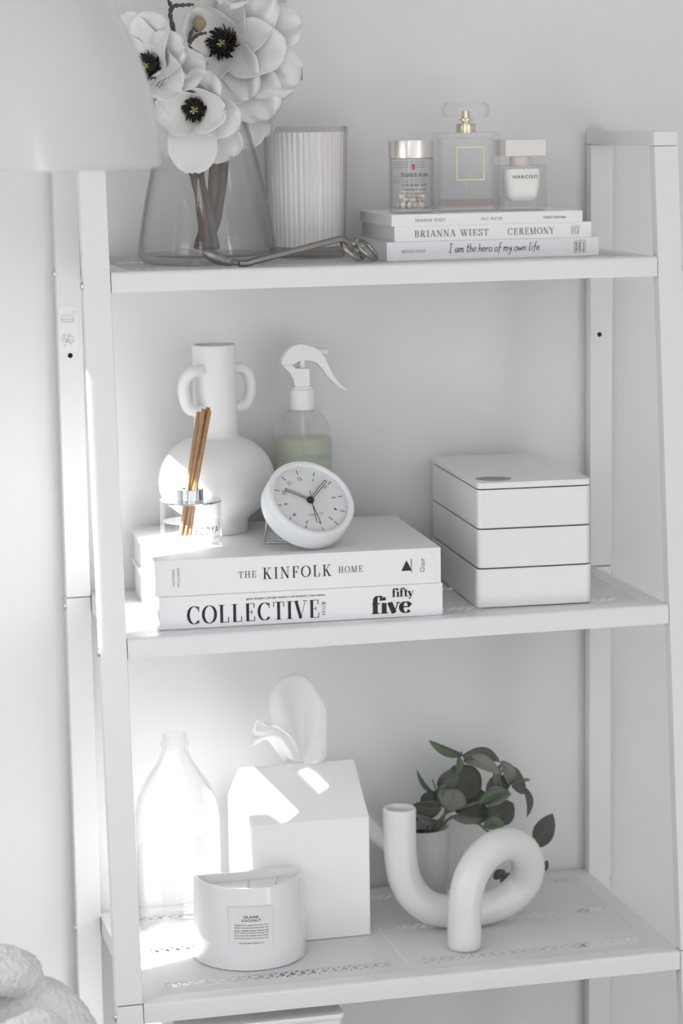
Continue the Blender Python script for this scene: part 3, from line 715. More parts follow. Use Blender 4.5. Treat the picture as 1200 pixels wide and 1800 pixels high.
MB().lathe([(0,.172),(.016,.172),(.018,.176),(.012,.20),(.004,.21),(0,.21)], 24).build('cap', M_chrome, lampo)
MB().tube([(0,0,.205),(0,0,2.6199-rim.z)], .003, 8).build('cord', M_plastic, lampo)

# ================================================================== middle shelf
# --- collective hub book and kinfolk book
hub, L, F0, pb = book('coffee_table_book', .0629, .3437, -.2195, .202, Z2+.0003, .0318, 'white softcover book with big black serif title, lower of the middle shelf pair', board=.0011, inset=.0006, rz=math.radians(-2.4))
def sp(px): return (px-281)*L/497.0
lettering('title_lettering', didone('COLLECTIVE', .17, .03, .09), F0, M_ink, hub, sp(443), .0128, .1300, .0185)
lettering('side_lettering', sans('HUB', 0, 0, 1.3), F0, M_ink, hub, sp(566.5), .0130, .0130, .0036, math.pi/2)
lettering('tagline_lettering', sans('game changers | thought leaders | rule breakers | style makers', .006), F0, M_ink, hub, sp(500), .0260, .0780, .0030)
lettering('series_lettering', didone('five', .27, .05, .02), F0, M_ink, hub, sp(687), .0128, .0410, .0190)
lettering('series_lettering', didone('fifty', .23, .045, .02), F0, M_ink, hub, sp(707), .0235, .0220, .0115)
m = MB(); m.add([(-.0003, .012, .006), (-.0003, .0075, .0095), (-.0003, .0065, .0145), (-.0003, .0085, .0175), (-.0003, .0125, .0185)], [(0,1,2,3,4)])
m.build('cover_print', M_ink, hub, smooth=0)
ZK = Z2 + .0323
kin, L, F0, pb = book('coffee_table_book', .0600, .3426, -.2170, .205, ZK, .0352, 'thick white hardcover book with small spaced serif title under the alarm clock', board=.0030, inset=.0032, rz=math.radians(-2.6), hard=True)
def sp(px): return (px-272)*L/498.0
lettering('title_lettering', didone('THE', .11, .045, .14), F0, M_ink, kin, sp(430), .0178, .0170, .0066)
lettering('title_lettering', didone('KINFOLK', .13, .045, .16), F0, M_ink, kin, sp(517), .0180, .0680, .0120)
lettering('title_lettering', didone('HOME', .11, .045, .14), F0, M_ink, kin, sp(610), .0180, .0240, .0066)
lettering('author_lettering', sans('NATHAN', 0, 0, 1.2), F0, M_soft, kin, sp(303), .0180, .0158, .0026, math.pi/2)
lettering('author_lettering', sans('WILLIAMS', 0, 0, 1.2), F0, M_soft, kin, sp(311.5), .0180, .0188, .0026, math.pi/2)
tri = ([(-1,-.8),(1,-.8),(0,1)], [(0,1,2)])
lettering('publisher_mark', tri, F0, M_ink, kin, sp(709), .0188, .0105, .0105)
lettering('publisher_lettering', sans('ARTISAN', .01), F0, M_ink, kin, sp(717.5), .0180, .0135, .0018, math.pi/2)
lettering('publisher_lettering', sans('Ouur', 0), F0, M_soft, kin, sp(737), .0185, .0140, .0048, math.pi/2)
ZB = ZK + .0352 + .0002

# --- white two-handled vase
ay = -.066; ax_ = at(381, 850, ay).x
amp = empty('handled_vase', (ax_, ay, ZB), 0, 'matte white round vase with tall neck and two loop handles on the book stack', 'vase')
def zz(py, Y=ay, px=381): return at(px, py, Y).z - ZB
s = 1.0/1738.0
zt, zn, zm = zz(605), zz(768), zz(846)
zf = .0155
prof = [(0,0),(52*s,0),(53.5*s,.0012),(53.5*s,zf-.004),(57*s,zf)]
R = 104.5*s
for k in range(1, 13):
    a = -math.pi/2 + .92 + (math.pi/2 - .92 + math.pi/2 - .36)*k/12
    prof.append((R*math.cos(a)**.85, zm + (zm-zf+.006 if a < 0 else zn-zm+.003)*math.sin(a)))
prof += [(40*s, zn+.001), (38.6*s, zn+.005), (38.3*s, zn+.02), (38.4*s, zt-.004), (38.9*s, zt-.001), (38*s, zt), (35.5*s, zt), (35*s, zt-.003), (34.5*s, zn), (30*s, zn-.01), (0, zn-.012)]
MB().lathe(prof, 72).build('body', M_matte_cer, amp, smooth=50)
for sg, pts in ((-1, [(352,655),(341,653),(327,664),(322,686),(328,712),(340,722),(352,722)]), (1, [(416,647),(425,648),(437,662),(440,685),(434,706),(424,714),(416,714)])):
    # handle planes turned so that the left one comes forward and the right one goes back
    P = []
    for q, (px, py) in enumerate(pts):
        yo = -.020 if sg < 0 else .012
        P.append(at(px, py, ay+yo) - Vector((ax_, ay, ZB)))
    inn_ = Vector((0,0,P[0].z)) ; P[0] = P[0].lerp(inn_, .45); P[-1] = P[-1].lerp(Vector((0,0,P[-1].z)), .45)
    MB().tube(smooth_path(P, 8), 10.2*s, 16).build('handle', M_matte_cer, amp)

# --- reed diffuser
dx, dy_ = at(335.5, 920, -.142).x, -.142
df = empty('reed_diffuser', (dx, dy_, ZB), 0, 'clear glass reed diffuser with chrome top on the left of the book stack', 'diffuser')
R = .0306; Hd = .0445
MB().lathe([(0,0),(.0290,0),(R,.0016),(R,Hd),(R-.0018,Hd),(R-.0018,.0105),(.026,.0090),(0,.0090)], 72).build('glass_cup', thin_glass('sunlit_thin_glass', (.99,.99,.99), (.86,.86,.86)), df)
MB().lathe([(0,.0093),(R-.0022,.0093),(R-.0022,.0250),(0,.0250)], 48).build('fragrance_oil', thin_glass('clear_oil', (.985,.98,.97), (.95,.94,.92), 1.15), df)
MB().lathe([(0,Hd+.0002),(R+.0005,Hd+.0002),(R+.0006,Hd+.0012),(R,Hd+.0020),(.0135,Hd+.0022),(.0134,Hd+.0026),(.0134,Hd+.0122),(.0128,Hd+.0128),(.0085,Hd+.0128),(.0082,Hd+.006),(0,Hd+.006)], 64).build('chrome_top', M_chrome, df)
lettering('brand_lettering', sans('ECOYA', 0, 0, 1.12), cyl(R+.0004, math.atan2(CAM.y-dy_, CAM.x-dx)), M_ink, df, .0178, .0190, .0285, .0072)
M_reed = mat('rattan_reed', (.40,.245,.13), .75, noise=.3, nscale=150)
for i, (tx, ty, yo) in enumerate(((349,724,.0),(358,719,-.003),(366,716,.003),(368,722,-.002),(361,721,.003))):
    top = at(tx, ty, dy_+.001+yo) - Vector((dx, dy_, ZB)); bx_ = (i-2)*.0026
    b0 = Vector((-.0065 + bx_*.9, (i % 2)*.004-.002, .0105))
    MB().tube([b0, top], .0021, 8).build('reed', M_reed, df)

# --- spray bottle
bx, by = at(532.5, 800, -.046).x, -.046
sb = empty('spray_bottle', (bx, by, ZB), 0, 'frosted spray bottle of pale green liquid with white trigger head behind the clock', 'bottle')
def bz(py): return at(532, py, by).z - ZB
s = 1.0/1722
zl, zs, zc0, zc1 = bz(769), bz(748), bz(719), bz(684)
body = [(0,0),(48*s,0),(52*s,.003),(52.5*s,.01),(52.5*s,zl-.004),(51.5*s,zl+.004),(47*s,zs+.002),(38*s,zs+.010),(28*s,zs+.0155),(20*s,zc0-.003),(18*s,zc0+.004)]
MB().lathe(body, 64).build('bottle_body', veil('frosted_plastic', (.80,.81,.79), .68, .35, .5), sb)
liq = [(0,.002),(46*s,.002),(50.5*s,.005),(50.8*s,zl-.006),(50.3*s,zl),(0,zl)]
MB().lathe(liq, 48).build('liquid', veil('pale_green_liquid', (.72,.745,.61), .12, .3, .5), sb)
MB().tube([(0,0,.006),(0,0,zc0)], .0016, 8).build('dip_tube', M_plastic, sb)
col = [(0,zc0-.0005),(21.5*s,zc0),(22*s,zc0+.0006),(22*s,zc1-.0008),(21.4*s,zc1),(18*s,zc1+.0004),(18*s,zc1+.0028),(0,zc1+.0030)]
MB().lathe(col, 48, rib=lambda a, r, z: .00012*math.sin(60*a) if zc0+.001 < z < zc1 else 0).build('screw_collar', M_plastic, sb)
def hp(px, py): q = at(px, py, by); return (q.x-bx, q.z-ZB)
def slab(poly, th, name, rnd=.0012):
    m = MB(); m.prism(poly, -th/2, th/2); m.v = [(x, z, y) for x, y, z in m.v]
    return m.build(name, M_plastic, sb, bevel=rnd)
def zo(pts): return [hp(440+x/6, 590+y/6) for x, y in pts]
slab(zo([(455,540),(440,455),(400,385),(345,335),(325,300),(420,300),(470,338),(610,336),(612,540)]), .0150, 'sprayer_body')
slab(zo([(318,300),(320,255),(345,200),(385,140),(440,100),(500,84),(550,84),(620,105),(690,130),(735,170),(775,230),(810,310),(860,410),(920,490),(1012,568),(1005,577),(930,545),(850,480),(790,410),(740,335),(690,285),(640,262),(560,255),(500,265),(440,300),(380,328),(335,330)]), .0120, 'trigger', .0018)
m = MB(); p0 = hp(440+545/6, 590+255/6); p1 = hp(440+545/6, 590+340/6)
MB().tube([(p0[0],0,p0[1]),(p1[0],0,p1[1])], .0036, 14).build('plunger', M_plastic, sb)
p0 = hp(440+690/6, 590+160/6); p1 = hp(440+808/6, 590+168/6)
MB().tube([(p0[0],0,p0[1]),(p1[0],0,p1[1])], .0034, 14).build('nozzle', M_plastic, sb)
q = hp(440+500/6, 590+445/6); m = MB(); m.lathe([(0,.0006),(.0030,.0005),(.0033,0),(0,0)], 18)
m.xform(Matrix.Translation((q[0],-.0075,q[1])) @ Matrix.Rotation(math.pi/2,4,'X')); m.build('side_button', M_plastic, sb)
Fs = cyl(53*s, math.atan2(CAM.y-by, CAM.x-bx)); M_teal = mat('teal_print', (.16,.42,.40), .6)
zl1 = bz(801)
V, Fc = stroke2d([([(-1+.1*i,0) for i in range(21)], .02)])
lettering('printed_line', (V, Fc), Fs, M_teal, sb, 0, zl1, .080, .0005)
lettering('printed_lettering', sans('Fragranced Linen Spray', 0), Fs, M_teal, sb, .0125, zl1+.0030, .0300, .0026)
lettering('printed_lettering', sans('LAUNDRY COLLECTION', 0), Fs, M_teal, sb, .0135, zl1-.0040, .0260, .0022)

# --- alarm clock
n_w = (CM @ Vector((.345, .570, .745))).normalized()
u_c = Vector((-100, 215, 0)); nc = Vector((.345,.570,.745)); u_c.z = -(u_c.x*nc.x + u_c.y*nc.y)/nc.z
u_w = (CM @ u_c).normalized(); r_w = u_w.cross(n_w).normalized(); u_w = n_w.cross(r_w).normalized()
RC, DC = .0452, .0250
lowest = RC*math.sqrt(1-n_w.z**2) + DC*n_w.z
cz = ZB + lowest + .0002
cc = onz(548, 874.5, cz)
ck = bpy.data.objects.new('alarm_clock', None); COL.objects.link(ck); ck.empty_display_size = .02
Mx = Matrix((r_w, u_w, n_w)).transposed().to_4x4(); ck.matrix_world = Matrix.Translation(cc) @ Mx
tag(ck, 'round white alarm clock leaning back on a wire stand on the books', 'clock')
M_clock = mat('white_clock_enamel', (.80,.82,.84), .4, noise=.006)
MB().lathe([(0,-DC),(RC-.002,-DC),(RC-.0006,-DC+.0008),(RC,-DC+.002),(RC,-.0022),(RC-.0012,-.0004),(RC-.0028,0),(RC-.0052,-.0004),(RC-.0064,-.0016),(RC-.0066,-.0060),(0,-.0060)], 96).build('case', M_clock, ck)
MB().lathe([(0,-DC-.0006),(RC-.0022,-DC-.0006),(RC-.0014,-DC+.0002),(RC-.003,-DC+.0002)], 64).build('back_plate', M_black, ck)
zd = -.0058; RD = RC-.0068
MB().lathe([(0,zd),(RD,zd)], 72).build('dial', mat('dial_paper', (.78,.775,.78), .6), ck)
def dialf(u, v): return (u, v, zd+.0002)
for h in range(12):
    a = math.radians(90-30*h); c_, s_ = math.cos(a), math.sin(a)
    lettering('hour_tick', stroke2d([([(0,0),(1,0)], .14)]), dialf, M_ink, ck, c_*RD*.895, s_*RD*.895, .0052, .0008, a)
    lettering('numeral', sans(str(h if h else 12), .004), dialf, M_ink, ck, c_*RD*.70, s_*RD*.70, None, .0042, a-math.pi/2)
mt = []
for h in range(60):
    if h % 5:
        a = math.radians(6*h); mt.append(([(RD*.90*math.cos(a), RD*.90*math.sin(a)), (RD*.945*math.cos(a), RD*.945*math.sin(a))], .00028))
V, Fc = stroke2d(mt); m = MB(); m.add([dialf(x, y) for x, y in V], Fc); m.build('minute_ticks', mat('pale_grey_ink', (.5,.5,.5), .7), ck, smooth=0, fix=False)
lettering('brand_lettering', sans('KARLSSON', 0, 0, 1.15), dialf, M_soft, ck, 0, -RD*.42, .0165, .0021)
def hand(name, ang, l0, l1, hw, z, material, hollow=True):
    a = math.radians(90-ang); d = Vector((math.cos(a), math.sin(a), 0)); p = Vector((-d.y, d.x, 0)); m = MB(); zv = Vector((0,0,z))
    if hollow:
        pts = [d*.003+p*hw*.8+zv] + [d*(l1-hw) + p*hw*math.cos(t) + d*hw*math.sin(t) + zv for t in [math.pi*k/10 for k in range(11)]] + [d*.003-p*hw*.8+zv]
        m.tube(pts, .00042, 6)
        o = m.build(name, material, ck)
        q = MB(); q.add([d*.004+p*hw*.7+zv, d*(l1-hw)+p*hw*.85+zv, d*(l1-hw*.3)+zv, d*(l1-hw)-p*hw*.85+zv, d*.004-p*hw*.7+zv], [(0,1,2,3,4)]); q.build('hand_fill', mat('hand_white', (.85,.85,.85), .5), o, smooth=0)
    else:
        m.tube([d*-l0+zv, d*l1+zv], .00034, 6); m.build(name, material, ck)
hand('minute_hand', 10.2*5.2, 0, RD*.80, .0011, zd+.0036, M_black)
hand('hour_hand', 306, 0, RD*.70, .0010, zd+.0026, M_black)
hand('second_hand', 192, .009, RD*.74, 0, zd+.0044, M_black, False)
hand('alarm_hand', 180, .0, RD*.68, 0, zd+.0018, M_black, False)
MB().lathe([(0,zd+.0052),(.0020,zd+.0050),(.0026,zd+.0042),(.0026,zd+.0030),(.0036,zd+.0028),(.0038,zd+.0010),(0,zd+.0010)], 24).build('hub', M_black, ck)
MB().lathe([(RC-.0062,-.0012),(0,-.0010)], 64).build('lens', thin_glass('clock_lens', (.99,.99,.99), (.9,.9,.9), 1.12), ck)
inv = ck.matrix_world.inverted()
g1 = onz(465, 954, ZB+.0012); g1b = g1 + Vector((.060, -.018, 0)); g1b.z = ZB+.0012
top1 = ck.matrix_world @ Vector((-.026, -.004, -DC+.0004)); top2 = ck.matrix_world @ Vector((.022, -.004, -DC+.0004))
top1 = at(471, 906, (g1.y+top1.y)/2+.004) 
P = [inv @ q_ for q_ in (top1, g1.lerp(top1,.06), g1, g1.lerp(g1b,.06), g1b.lerp(g1,.06), g1b, g1b.lerp(top2,.06), top2)]
MB().tube(P, .0011, 10).build('wire_stand', mat('steel_wire', (.55,.55,.55), .25, 1.0), ck)

# --- stacking boxes
th = math.radians(-3.0); BX, BY = .3858, -.2135
M_box = mat('white_lacquer_box', (.83,.835,.83), .28, noise=.005, coat=.25)
for i in range(3):
    zb_ = Z2 + .0003 + i*.0400
    t = empty('storage_box', (BX - (0.0012 if i == 0 else 0), BY, zb_), th, ['white lacquered storage box at the bottom of the stack of three', 'white lacquered storage box in the middle of the stack of three', 'white lacquered storage box at the top of the stack, under the lid'][i], 'box', 'stacked white boxes')
    bw, bd, bh = .1168 + (.0022 if i == 0 else 0), .203, .0392
    m = MB(); n = 7
    o_ = rrect(0, bw, 0, bd, .0065, n); q_ = rrect(.003, bw-.003, .003, bd-.003, .0045, n); N = len(o_)
    vs = [(x,y,.0006) for x,y in o_] + [(x,y,bh) for x,y in o_] + [(x,y,bh) for x,y in q_] + [(x,y,.003) for x,y in q_]
    m.add(vs, [tuple(reversed(range(N))), tuple(range(3*N, 4*N))] + [(j*N+k, j*N+(k+1)%N, (j+1)*N+(k+1)%N, (j+1)*N+k) for j in range(3) for k in range(N)])
    m.build('box_body', M_box, t, bevel=.0006, seg=2)
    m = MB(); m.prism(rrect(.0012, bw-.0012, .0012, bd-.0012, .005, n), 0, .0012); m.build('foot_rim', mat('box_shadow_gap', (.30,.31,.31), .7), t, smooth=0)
ZL = Z2 + .0003 + .1200
lid = empty('box_lid', (BX, BY, ZL), th, 'flat white lid with round grey thumb hole on top of the stacked boxes', 'lid')
bw, bd = .1168, .203
h = onz(867, 841, ZL+.006); hl = Matrix.Rotation(-th, 2) @ Vector((h.x-BX, h.y-BY)); hr = .0185
m = MB(); o_ = rrect(0, bw, 0, bd, .0065, 7); N = len(o_); K = 32
hc = [(hl.x + hr*math.cos(2*math.pi*k/K), hl.y + hr*math.sin(2*math.pi*k/K)) for k in range(K)]
bm = bmesh.new()
for zlev in (.0005, .0062):
    v1 = [bm.verts.new((x,y,zlev)) for x, y in o_]; v2 = [bm.verts.new((x,y,zlev)) for x, y in hc]
    es = [bm.edges.new((v1[i], v1[(i+1)%N])) for i in range(N)] + [bm.edges.new((v2[i], v2[(i+1)%K])) for i in range(K)]
    bmesh.ops.triangle_fill(bm, use_beauty=True, edges=es)
    if zlev < .001: b1, b2 = v1, v2
    else:
        for i in range(N): bm.faces.new((b1[i], b1[(i+1)%N], v1[(i+1)%N], v1[i]))
        for i in range(K): bm.faces.new((b2[i], b2[(i+1)%K], v2[(i+1)%K], v2[i]))
bmesh.ops.recalc_face_normals(bm, faces=bm.faces)
mm = MB(); bm.verts.index_update(); mm.add([v.co[:] for v in bm.verts], [[v.index for v in f.verts] for f in bm.faces]); bm.free()
mm.build('lid_plate', M_box, lid, smooth=0)
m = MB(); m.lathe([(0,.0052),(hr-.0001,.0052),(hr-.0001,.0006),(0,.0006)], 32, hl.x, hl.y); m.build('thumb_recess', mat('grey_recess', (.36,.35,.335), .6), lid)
m = MB(); m.prism(rrect(.0012, bw-.0012, .0012, bd-.0012, .005, 7), 0, .0006); m.build('foot_rim', MATS['box_shadow_gap'], lid, smooth=0)

# ================================================================== lower shelf
# --- water bottle
wy = -.083; wx = at(312, 1500, wy).x
wb = empty('water_bottle', (wx, wy, Z3), 0, 'half full clear glass water bottle without a cap behind the front leg', 'bottle')
def wz(py): return at(312, py, wy).z - Z3
s = 1.0/1703
ztop = wz(1290)
prof = [(0,.004),(.030,.003),(.036,.0004),(70*s,0),(75*s,.004),(75.5*s,.012),(75.5*s,wz(1450)),(74*s,wz(1425)),(68*s,wz(1400)),(58*s,wz(1378)),(44*s,wz(1356)),(31*s,wz(1338)),(24*s,wz(1322)),(21.5*s,wz(1313)),(22*s,wz(1311)),(24.5*s,wz(1309)),(24.5*s,wz(1304)),(21.5*s,wz(1303)),(21*s,wz(1299)),(22.3*s,wz(1297)),(21*s,wz(1294)),(21.8*s,wz(1291)),(20.5*s,ztop)]
innp = [(r-.0022, z+.0002) for r, z in reversed(prof[5:13])]
prof2 = prof + [(18*s, ztop), (18*s, wz(1322))] + innp + [(72*s-.001,.0065),(.035,.008),(0,.0095)]
MB().lathe(prof2, 80).build('glass_body', thin_glass('bottle_glass', (.99,.992,.99), (.84,.865,.845)), wb)
zw = at(312, 1489, wy).z - Z3
MB().lathe([(0,.0100),(.034,.0085),(72*s-.0012,.0080),(73*s-.001,.013),(73*s-.001,zw-.0006),(73.4*s-.001,zw),(0,zw-.0005)], 64).build('water', M_water, wb)
Fw = cyl(75.5*s+.0003, math.atan2(CAM.y-wy, CAM.x-wx)); M_wp = mat('white_print', (.92,.92,.92), .6)
lettering('brand_lettering', didone('A', .1, .05) if False else sans('antipodes', .012), Fw, M_wp, wb, .0160, wz(1484)+.0, .046, .0098)
for k in range(13):
    lettering('small_print', stroke2d([([(0,0),(.3,0)], .02), ([(.34,0),(.62,0)], .02), ([(.66,0),(1,0)], .02)]), Fw, M_wp, wb, .0180, wz(1505+7*k), .026, .0007)

# --- half-moon candle
hx, hy = .1545, -.171
hc_ = empty('half_moon_candle', (hx, hy, Z3), 0, 'glossy white half-moon candle with a square paper label at the shelf front', 'candle')
Rk = .0562; Hk = at(445, 1563, hy-Rk).z - Z3
Rk = .0562
def half(R, n=40, back=.006, r=.0022):
    P = [(R*math.cos(a), R*math.sin(a)) for a in [math.pi + math.pi*k/n for k in range(n+1)]]
    return P + [(R, back-r), (R-r*.3, back-r*.3), (R-r, back), (-R+r, back), (-R+r*.3, back-r*.3), (-R, back-r)]
o1 = half(Rk+.0006); o2 = half(Rk-.0008); N = len(o1); q2 = half(Rk-.0052, back=.0022, r=.001)
lev = [(o1,.0012),(o1,Hk*.3),(o2,Hk-.0016),([(x*.988,y*.988) for x,y in o2],Hk),([(x*1.012,y*1.012) for x,y in q2],Hk),(q2,Hk-.0016),(q2,.012)]
base = [(x*.975, y*.975) for x, y in o1]
lev = [(base, 0)] + lev
m = MB(); vs = [(x,y,z) for P, z in lev for x, y in P]
m.add(vs, [tuple(reversed(range(N))), tuple(range((len(lev)-1)*N, len(lev)*N))] + [(j*N+k, j*N+(k+1)%N, (j+1)*N+(k+1)%N, (j+1)*N+k) for j in range(len(lev)-1) for k in range(N)])
m.build('ceramic_pot', M_cer, hc_, smooth=45)
wq = half(Rk-.0056, back=.0018, r=.001); m = MB(); m.prism(wq, .0125, Hk-.0090); m.build('wax', mat('white_wax', (.86,.855,.84), .45, sss=.2), hc_, smooth=40)
for px, py, lean in ((437,1548,-.001),(482,1546,.004)):
    q_ = at(px, 1556, hy-.028); b0 = Vector((q_.x-hx, -.028, Hk-.0100))
    MB().tube([b0, b0+Vector((lean,0,.0125))], .0010, 6).build('wick', mat('waxed_wick', (.74,.63,.52), .9), hc_)
# label wraps the front
fa = -math.pi/2 + (at(440,1630,hy-Rk).x-hx)/Rk
Fk = cyl(Rk+.0012, fa)
def patch(name, f, u0, u1, v0, v1, material, par, n=12):
    m = MB(); vs = []
    for i in range(n+1):
        u = u0+(u1-u0)*i/n; vs += [f(u, v0), f(u, v1)]
    m.add(vs, [(2*i, 2*i+2, 2*i+3, 2*i+1) for i in range(n)]); return m.build(name, material, par, smooth=60)
vz = lambda py: at(445, py, hy-Rk).z - Z3
lb = patch('paper_label', Fk, -.0215, .0225, vz(1671), vz(1594), mat('label_paper', (.80,.80,.78), .55), hc_)
Fk2 = cyl(Rk+.0015, fa)
for tx, py, wd in (('ISLAND',1611.5,.0150),('COCONUT',1617.5,.0190)):
    lettering('label_lettering', sans(tx, .02, 0, 1.2), Fk2, M_ink, lb, .001, vz(py), wd, .0026)
lines = ['Delight your senses and drift off to', 'distant tropical shorelines with this', 'aroma of island coconut. Infused with', 'warm vanilla and creamy coconut milk,', 'this aroma will transport you, adding', 'flavour and warmth to any environment.']
for i, tx in enumerate(lines):
    lettering('label_small_print', sans(tx, .004, .2), Fk2, M_soft, lb, .001, vz(1626+4.6*i), .0345, .0020)
lettering('label_small_print', sans('THE AROMATHERAPY CO.', .004), Fk2, M_soft, lb, .001, vz(1657.5), .0255, .0015)

# --- house-shaped tissue box
tx0, tx1, ty0, ty1 = .1625, .2865, -.153, -.031
tb = empty('tissue_box', ((tx0+tx1)/2, (ty0+ty1)/2, Z3), 0, 'white house-shaped tissue box cover with pitched roof', 'tissue box')
hw, hd, he, hr_ = (tx1-tx0)/2, (ty1-ty0)/2, .788-Z3, .834-Z3
sl = .036; sw = .007
vs = []; fs = []
for x in (-hw, hw): vs += [(x,-hd,0),(x,-hd,he),(x,0,hr_),(x,hd,he),(x,hd,0)]
fs = [(0,1,2,3,4),(9,8,7,6,5),(0,5,6,1),(1,6,7,2),(2,7,8,3),(3,8,9,4),(4,9,5,0)]
m = MB(); m.add(vs, fs); m.build('house_cover', mat('white_painted_house', (.92,.92,.92), .3, noise=.006, coat=.15), tb, bevel=.0016, seg=3)
m = MB(); m.tube([(.0,0,hr_+.0003),(.0001,0,hr_+.0008)], .001, 6)
# paper tissue pulled up out of the roof slot: a fan sheet with soft folds and a side flap
M_tis = veil('tissue_paper', (.98,.98,.98), .05, .9, .18)
def sheet(name, rows, par, material, thick=.0003):
    NV = len(rows[0]); m = MB(); vs = [p for r in rows for p in r]
    m.add(vs, [(i*NV+j, i*NV+j+1, (i+1)*NV+j+1, (i+1)*NV+j) for i in range(len(rows)-1) for j in range(NV-1)])
    o = m.build(name, material, par, smooth=70); solidify(o, thick); return o
tis = empty('paper_tissue', ((tx0+tx1)/2, (ty0+ty1)/2, Z3+hr_), 0, 'thin white paper tissue pulled up out of the house roof', 'tissue')
O = Vector(tis.location); Yt = O.y
main = [(525,1341),(505,1322),(488,1290),(475,1255),(474,1225),(483,1200),(503,1187),(531,1186),(548,1199),(563,1222),(574,1242),(575,1270),(573,1300),(572,1325),(562,1340),(545,1341)]
ctr = (530,1300)
rows = []
K = 40; dense = smooth_path([Vector((a,b_,0)) for a, b_ in main], 4)
for i in range(15):
    t = i/14; row = []
    for k, q_ in enumerate(dense):
        a = k/(len(dense)-1)
        fold = math.sin(a*math.pi*7+.6)*.006*t + math.sin(a*math.pi*3)*.016*t*(1-.4*t)
        b0 = Vector((533,1341,0)).lerp(q_, t)
        row.append(at(b0.x, b0.y, Yt) - O + Vector((0, -fold*(.3+.7*math.sin(math.pi*min(1,t*1.1))) , 0)))
    rows.append(row)
sheet('tissue_sheet', rows, tis, M_tis)
flap = [[(500,1338),(508,1338),(516,1338),(522,1338),(530,1338)], [(484,1318),(494,1312),(502,1308),(512,1308),(525,1318)], [(468,1300),(478,1294),(488,1290),(500,1290),(516,1300)], [(450,1308),(456,1296),(464,1286),(476,1278),(490,1276)], [(440,1312),(442,1296),(446,1282),(452,1266),(466,1276)]]
rows = [[at(a, b_, Yt-.006-.006*i + .004*math.sin(j*1.9+i)) - O for j, (a, b_) in enumerate(r)] for i, r in enumerate(flap)]
dr = [smooth_path(r, 4) for r in rows]; cols = list(zip(*dr)); rows = list(zip(*[smooth_path(c, 4) for c in cols]))
sheet('tissue_flap', rows, tis, M_tis)

# --- knotted tube vase
kn = [(816,1672,-.2185,Z3),(816,1645,-.2185),(816,1610,-.2185),(818,1580,-.2180),(825,1548,-.2150),(841,1517,-.2090),(865,1494,-.2000),(893,1486,-.1880),(917,1497,-.1760),(928,1523,-.1660),(922,1552,-.1590),(899,1577,-.1560),(868,1594,-.1560),(830,1603,-.1570),(792,1605,-.1560),(756,1598,-.1520),(728,1577,-.1480),(711,1546,-.1460),(704,1508,-.1450),(702,1465,-.1450),(702,1425,-.1450)]
kx = at(816,1670,-.2185)
kv = empty('knot_vase', (kx.x, -.2185, Z3), 0, 'glossy white ceramic vase bent like a looped tube', 'vase')
O = Vector(kv.location); P = []
for q_ in kn:
    v = at(q_[0], q_[1], q_[2])
    if len(q_) == 4: v.z = q_[3]
    P.append(v - O)
P = smooth_path(P, 7); RT = .0173
zmin = min(p.z for p in P[40:])
if zmin < RT: P = [p + Vector((0,0,(RT-zmin)*min(1,max(0,(i-20)/30)))) if i > 20 else p for i, p in enumerate(P)]
n = len(P); end = P[-1]; dirv = (P[-1]-P[-3]).normalized()
base = P[0]; PP = [base+Vector((0,0,.0006)), base+Vector((0,0,.0022))] + [p for p in P if p.z > base.z+.004 or P.index(p) > 10] 
rad = [RT-.0016, RT-.0002] + [RT]*(len(PP)-2)
PP += [end + dirv*.0010]; rad += [RT-.0004]
m = MB(); NR = 40; m.tube(PP, rad, NR, caps=False); m.f.append(tuple(reversed(range(NR))))
ring = [Vector(v) for v in m.v[-NR:]]; cc_ = PP[-1]; last = len(m.v) - NR
for off, kk in ((.0007,.94),(.0008,.88),(.0002,.82),(-.004,.775),(-.05,.76)):
    m.v += [tuple(cc_ + dirv*off + (v-cc_)*kk) for v in ring]; nl = len(m.v) - NR
    for k in range(NR):
        q_ = (k+1) % NR; m.f.append((last+k, last+q_, nl+q_, nl+k))
    last = nl
m.f.append(tuple(range(last, last+NR)))
m.build('tube_body', mat('glossy_knot_ceramic', (.80,.795,.80), .22, noise=.006, nscale=25, coat=.15), kv, smooth=60)

# --- small planter with eucalyptus
ey = -.062; ex = at(742, 1500, ey).x
pot = empty('planter_pot', (ex, ey, Z3), 0, 'plain grey white planter pot half hidden behind the knot vase', 'pot')
s = 1/1700.0; zp = at(742, 1452, ey).z - Z3; R = 50*s
MB().lathe([(0,0),(R*.80,0),(R*.86,.002),(R*.97,zp*.4),(R,zp-.001),(R-.0008,zp),(R-.0028,zp),(R-.0032,zp-.002),(R*.9,zp-.012),(0,zp-.012)], 56).build('pot_body', mat('grey_white_ceramic', (.54,.55,.53), .6, noise=.03, nscale=30), pot)
MB().lathe([(0,zp-.011),(R*.9,zp-.0115)], 24).build('soil', mat('dark_soil', (.05,.042,.035), .95, noise=.4, nscale=300), pot)
plant = empty('eucalyptus_sprig', (ex, ey, Z3+zp-.011), 0, 'dusty green artificial eucalyptus sprig in the planter pot', 'plant')
O = Vector(plant.location)
M_ls = [mat('eucalyptus_leaf', (.105,.110,.092), .7, noise=.25, nscale=60), mat('eucalyptus_leaf_light', (.20,.205,.182), .75, noise=.2, nscale=60), mat('eucalyptus_leaf_green', (.12,.16,.105), .6, noise=.25, nscale=60)]
M_vein = mat('green_vein', (.15,.19,.12), .6); M_twig = mat('olive_twig', (.16,.17,.11), .7)
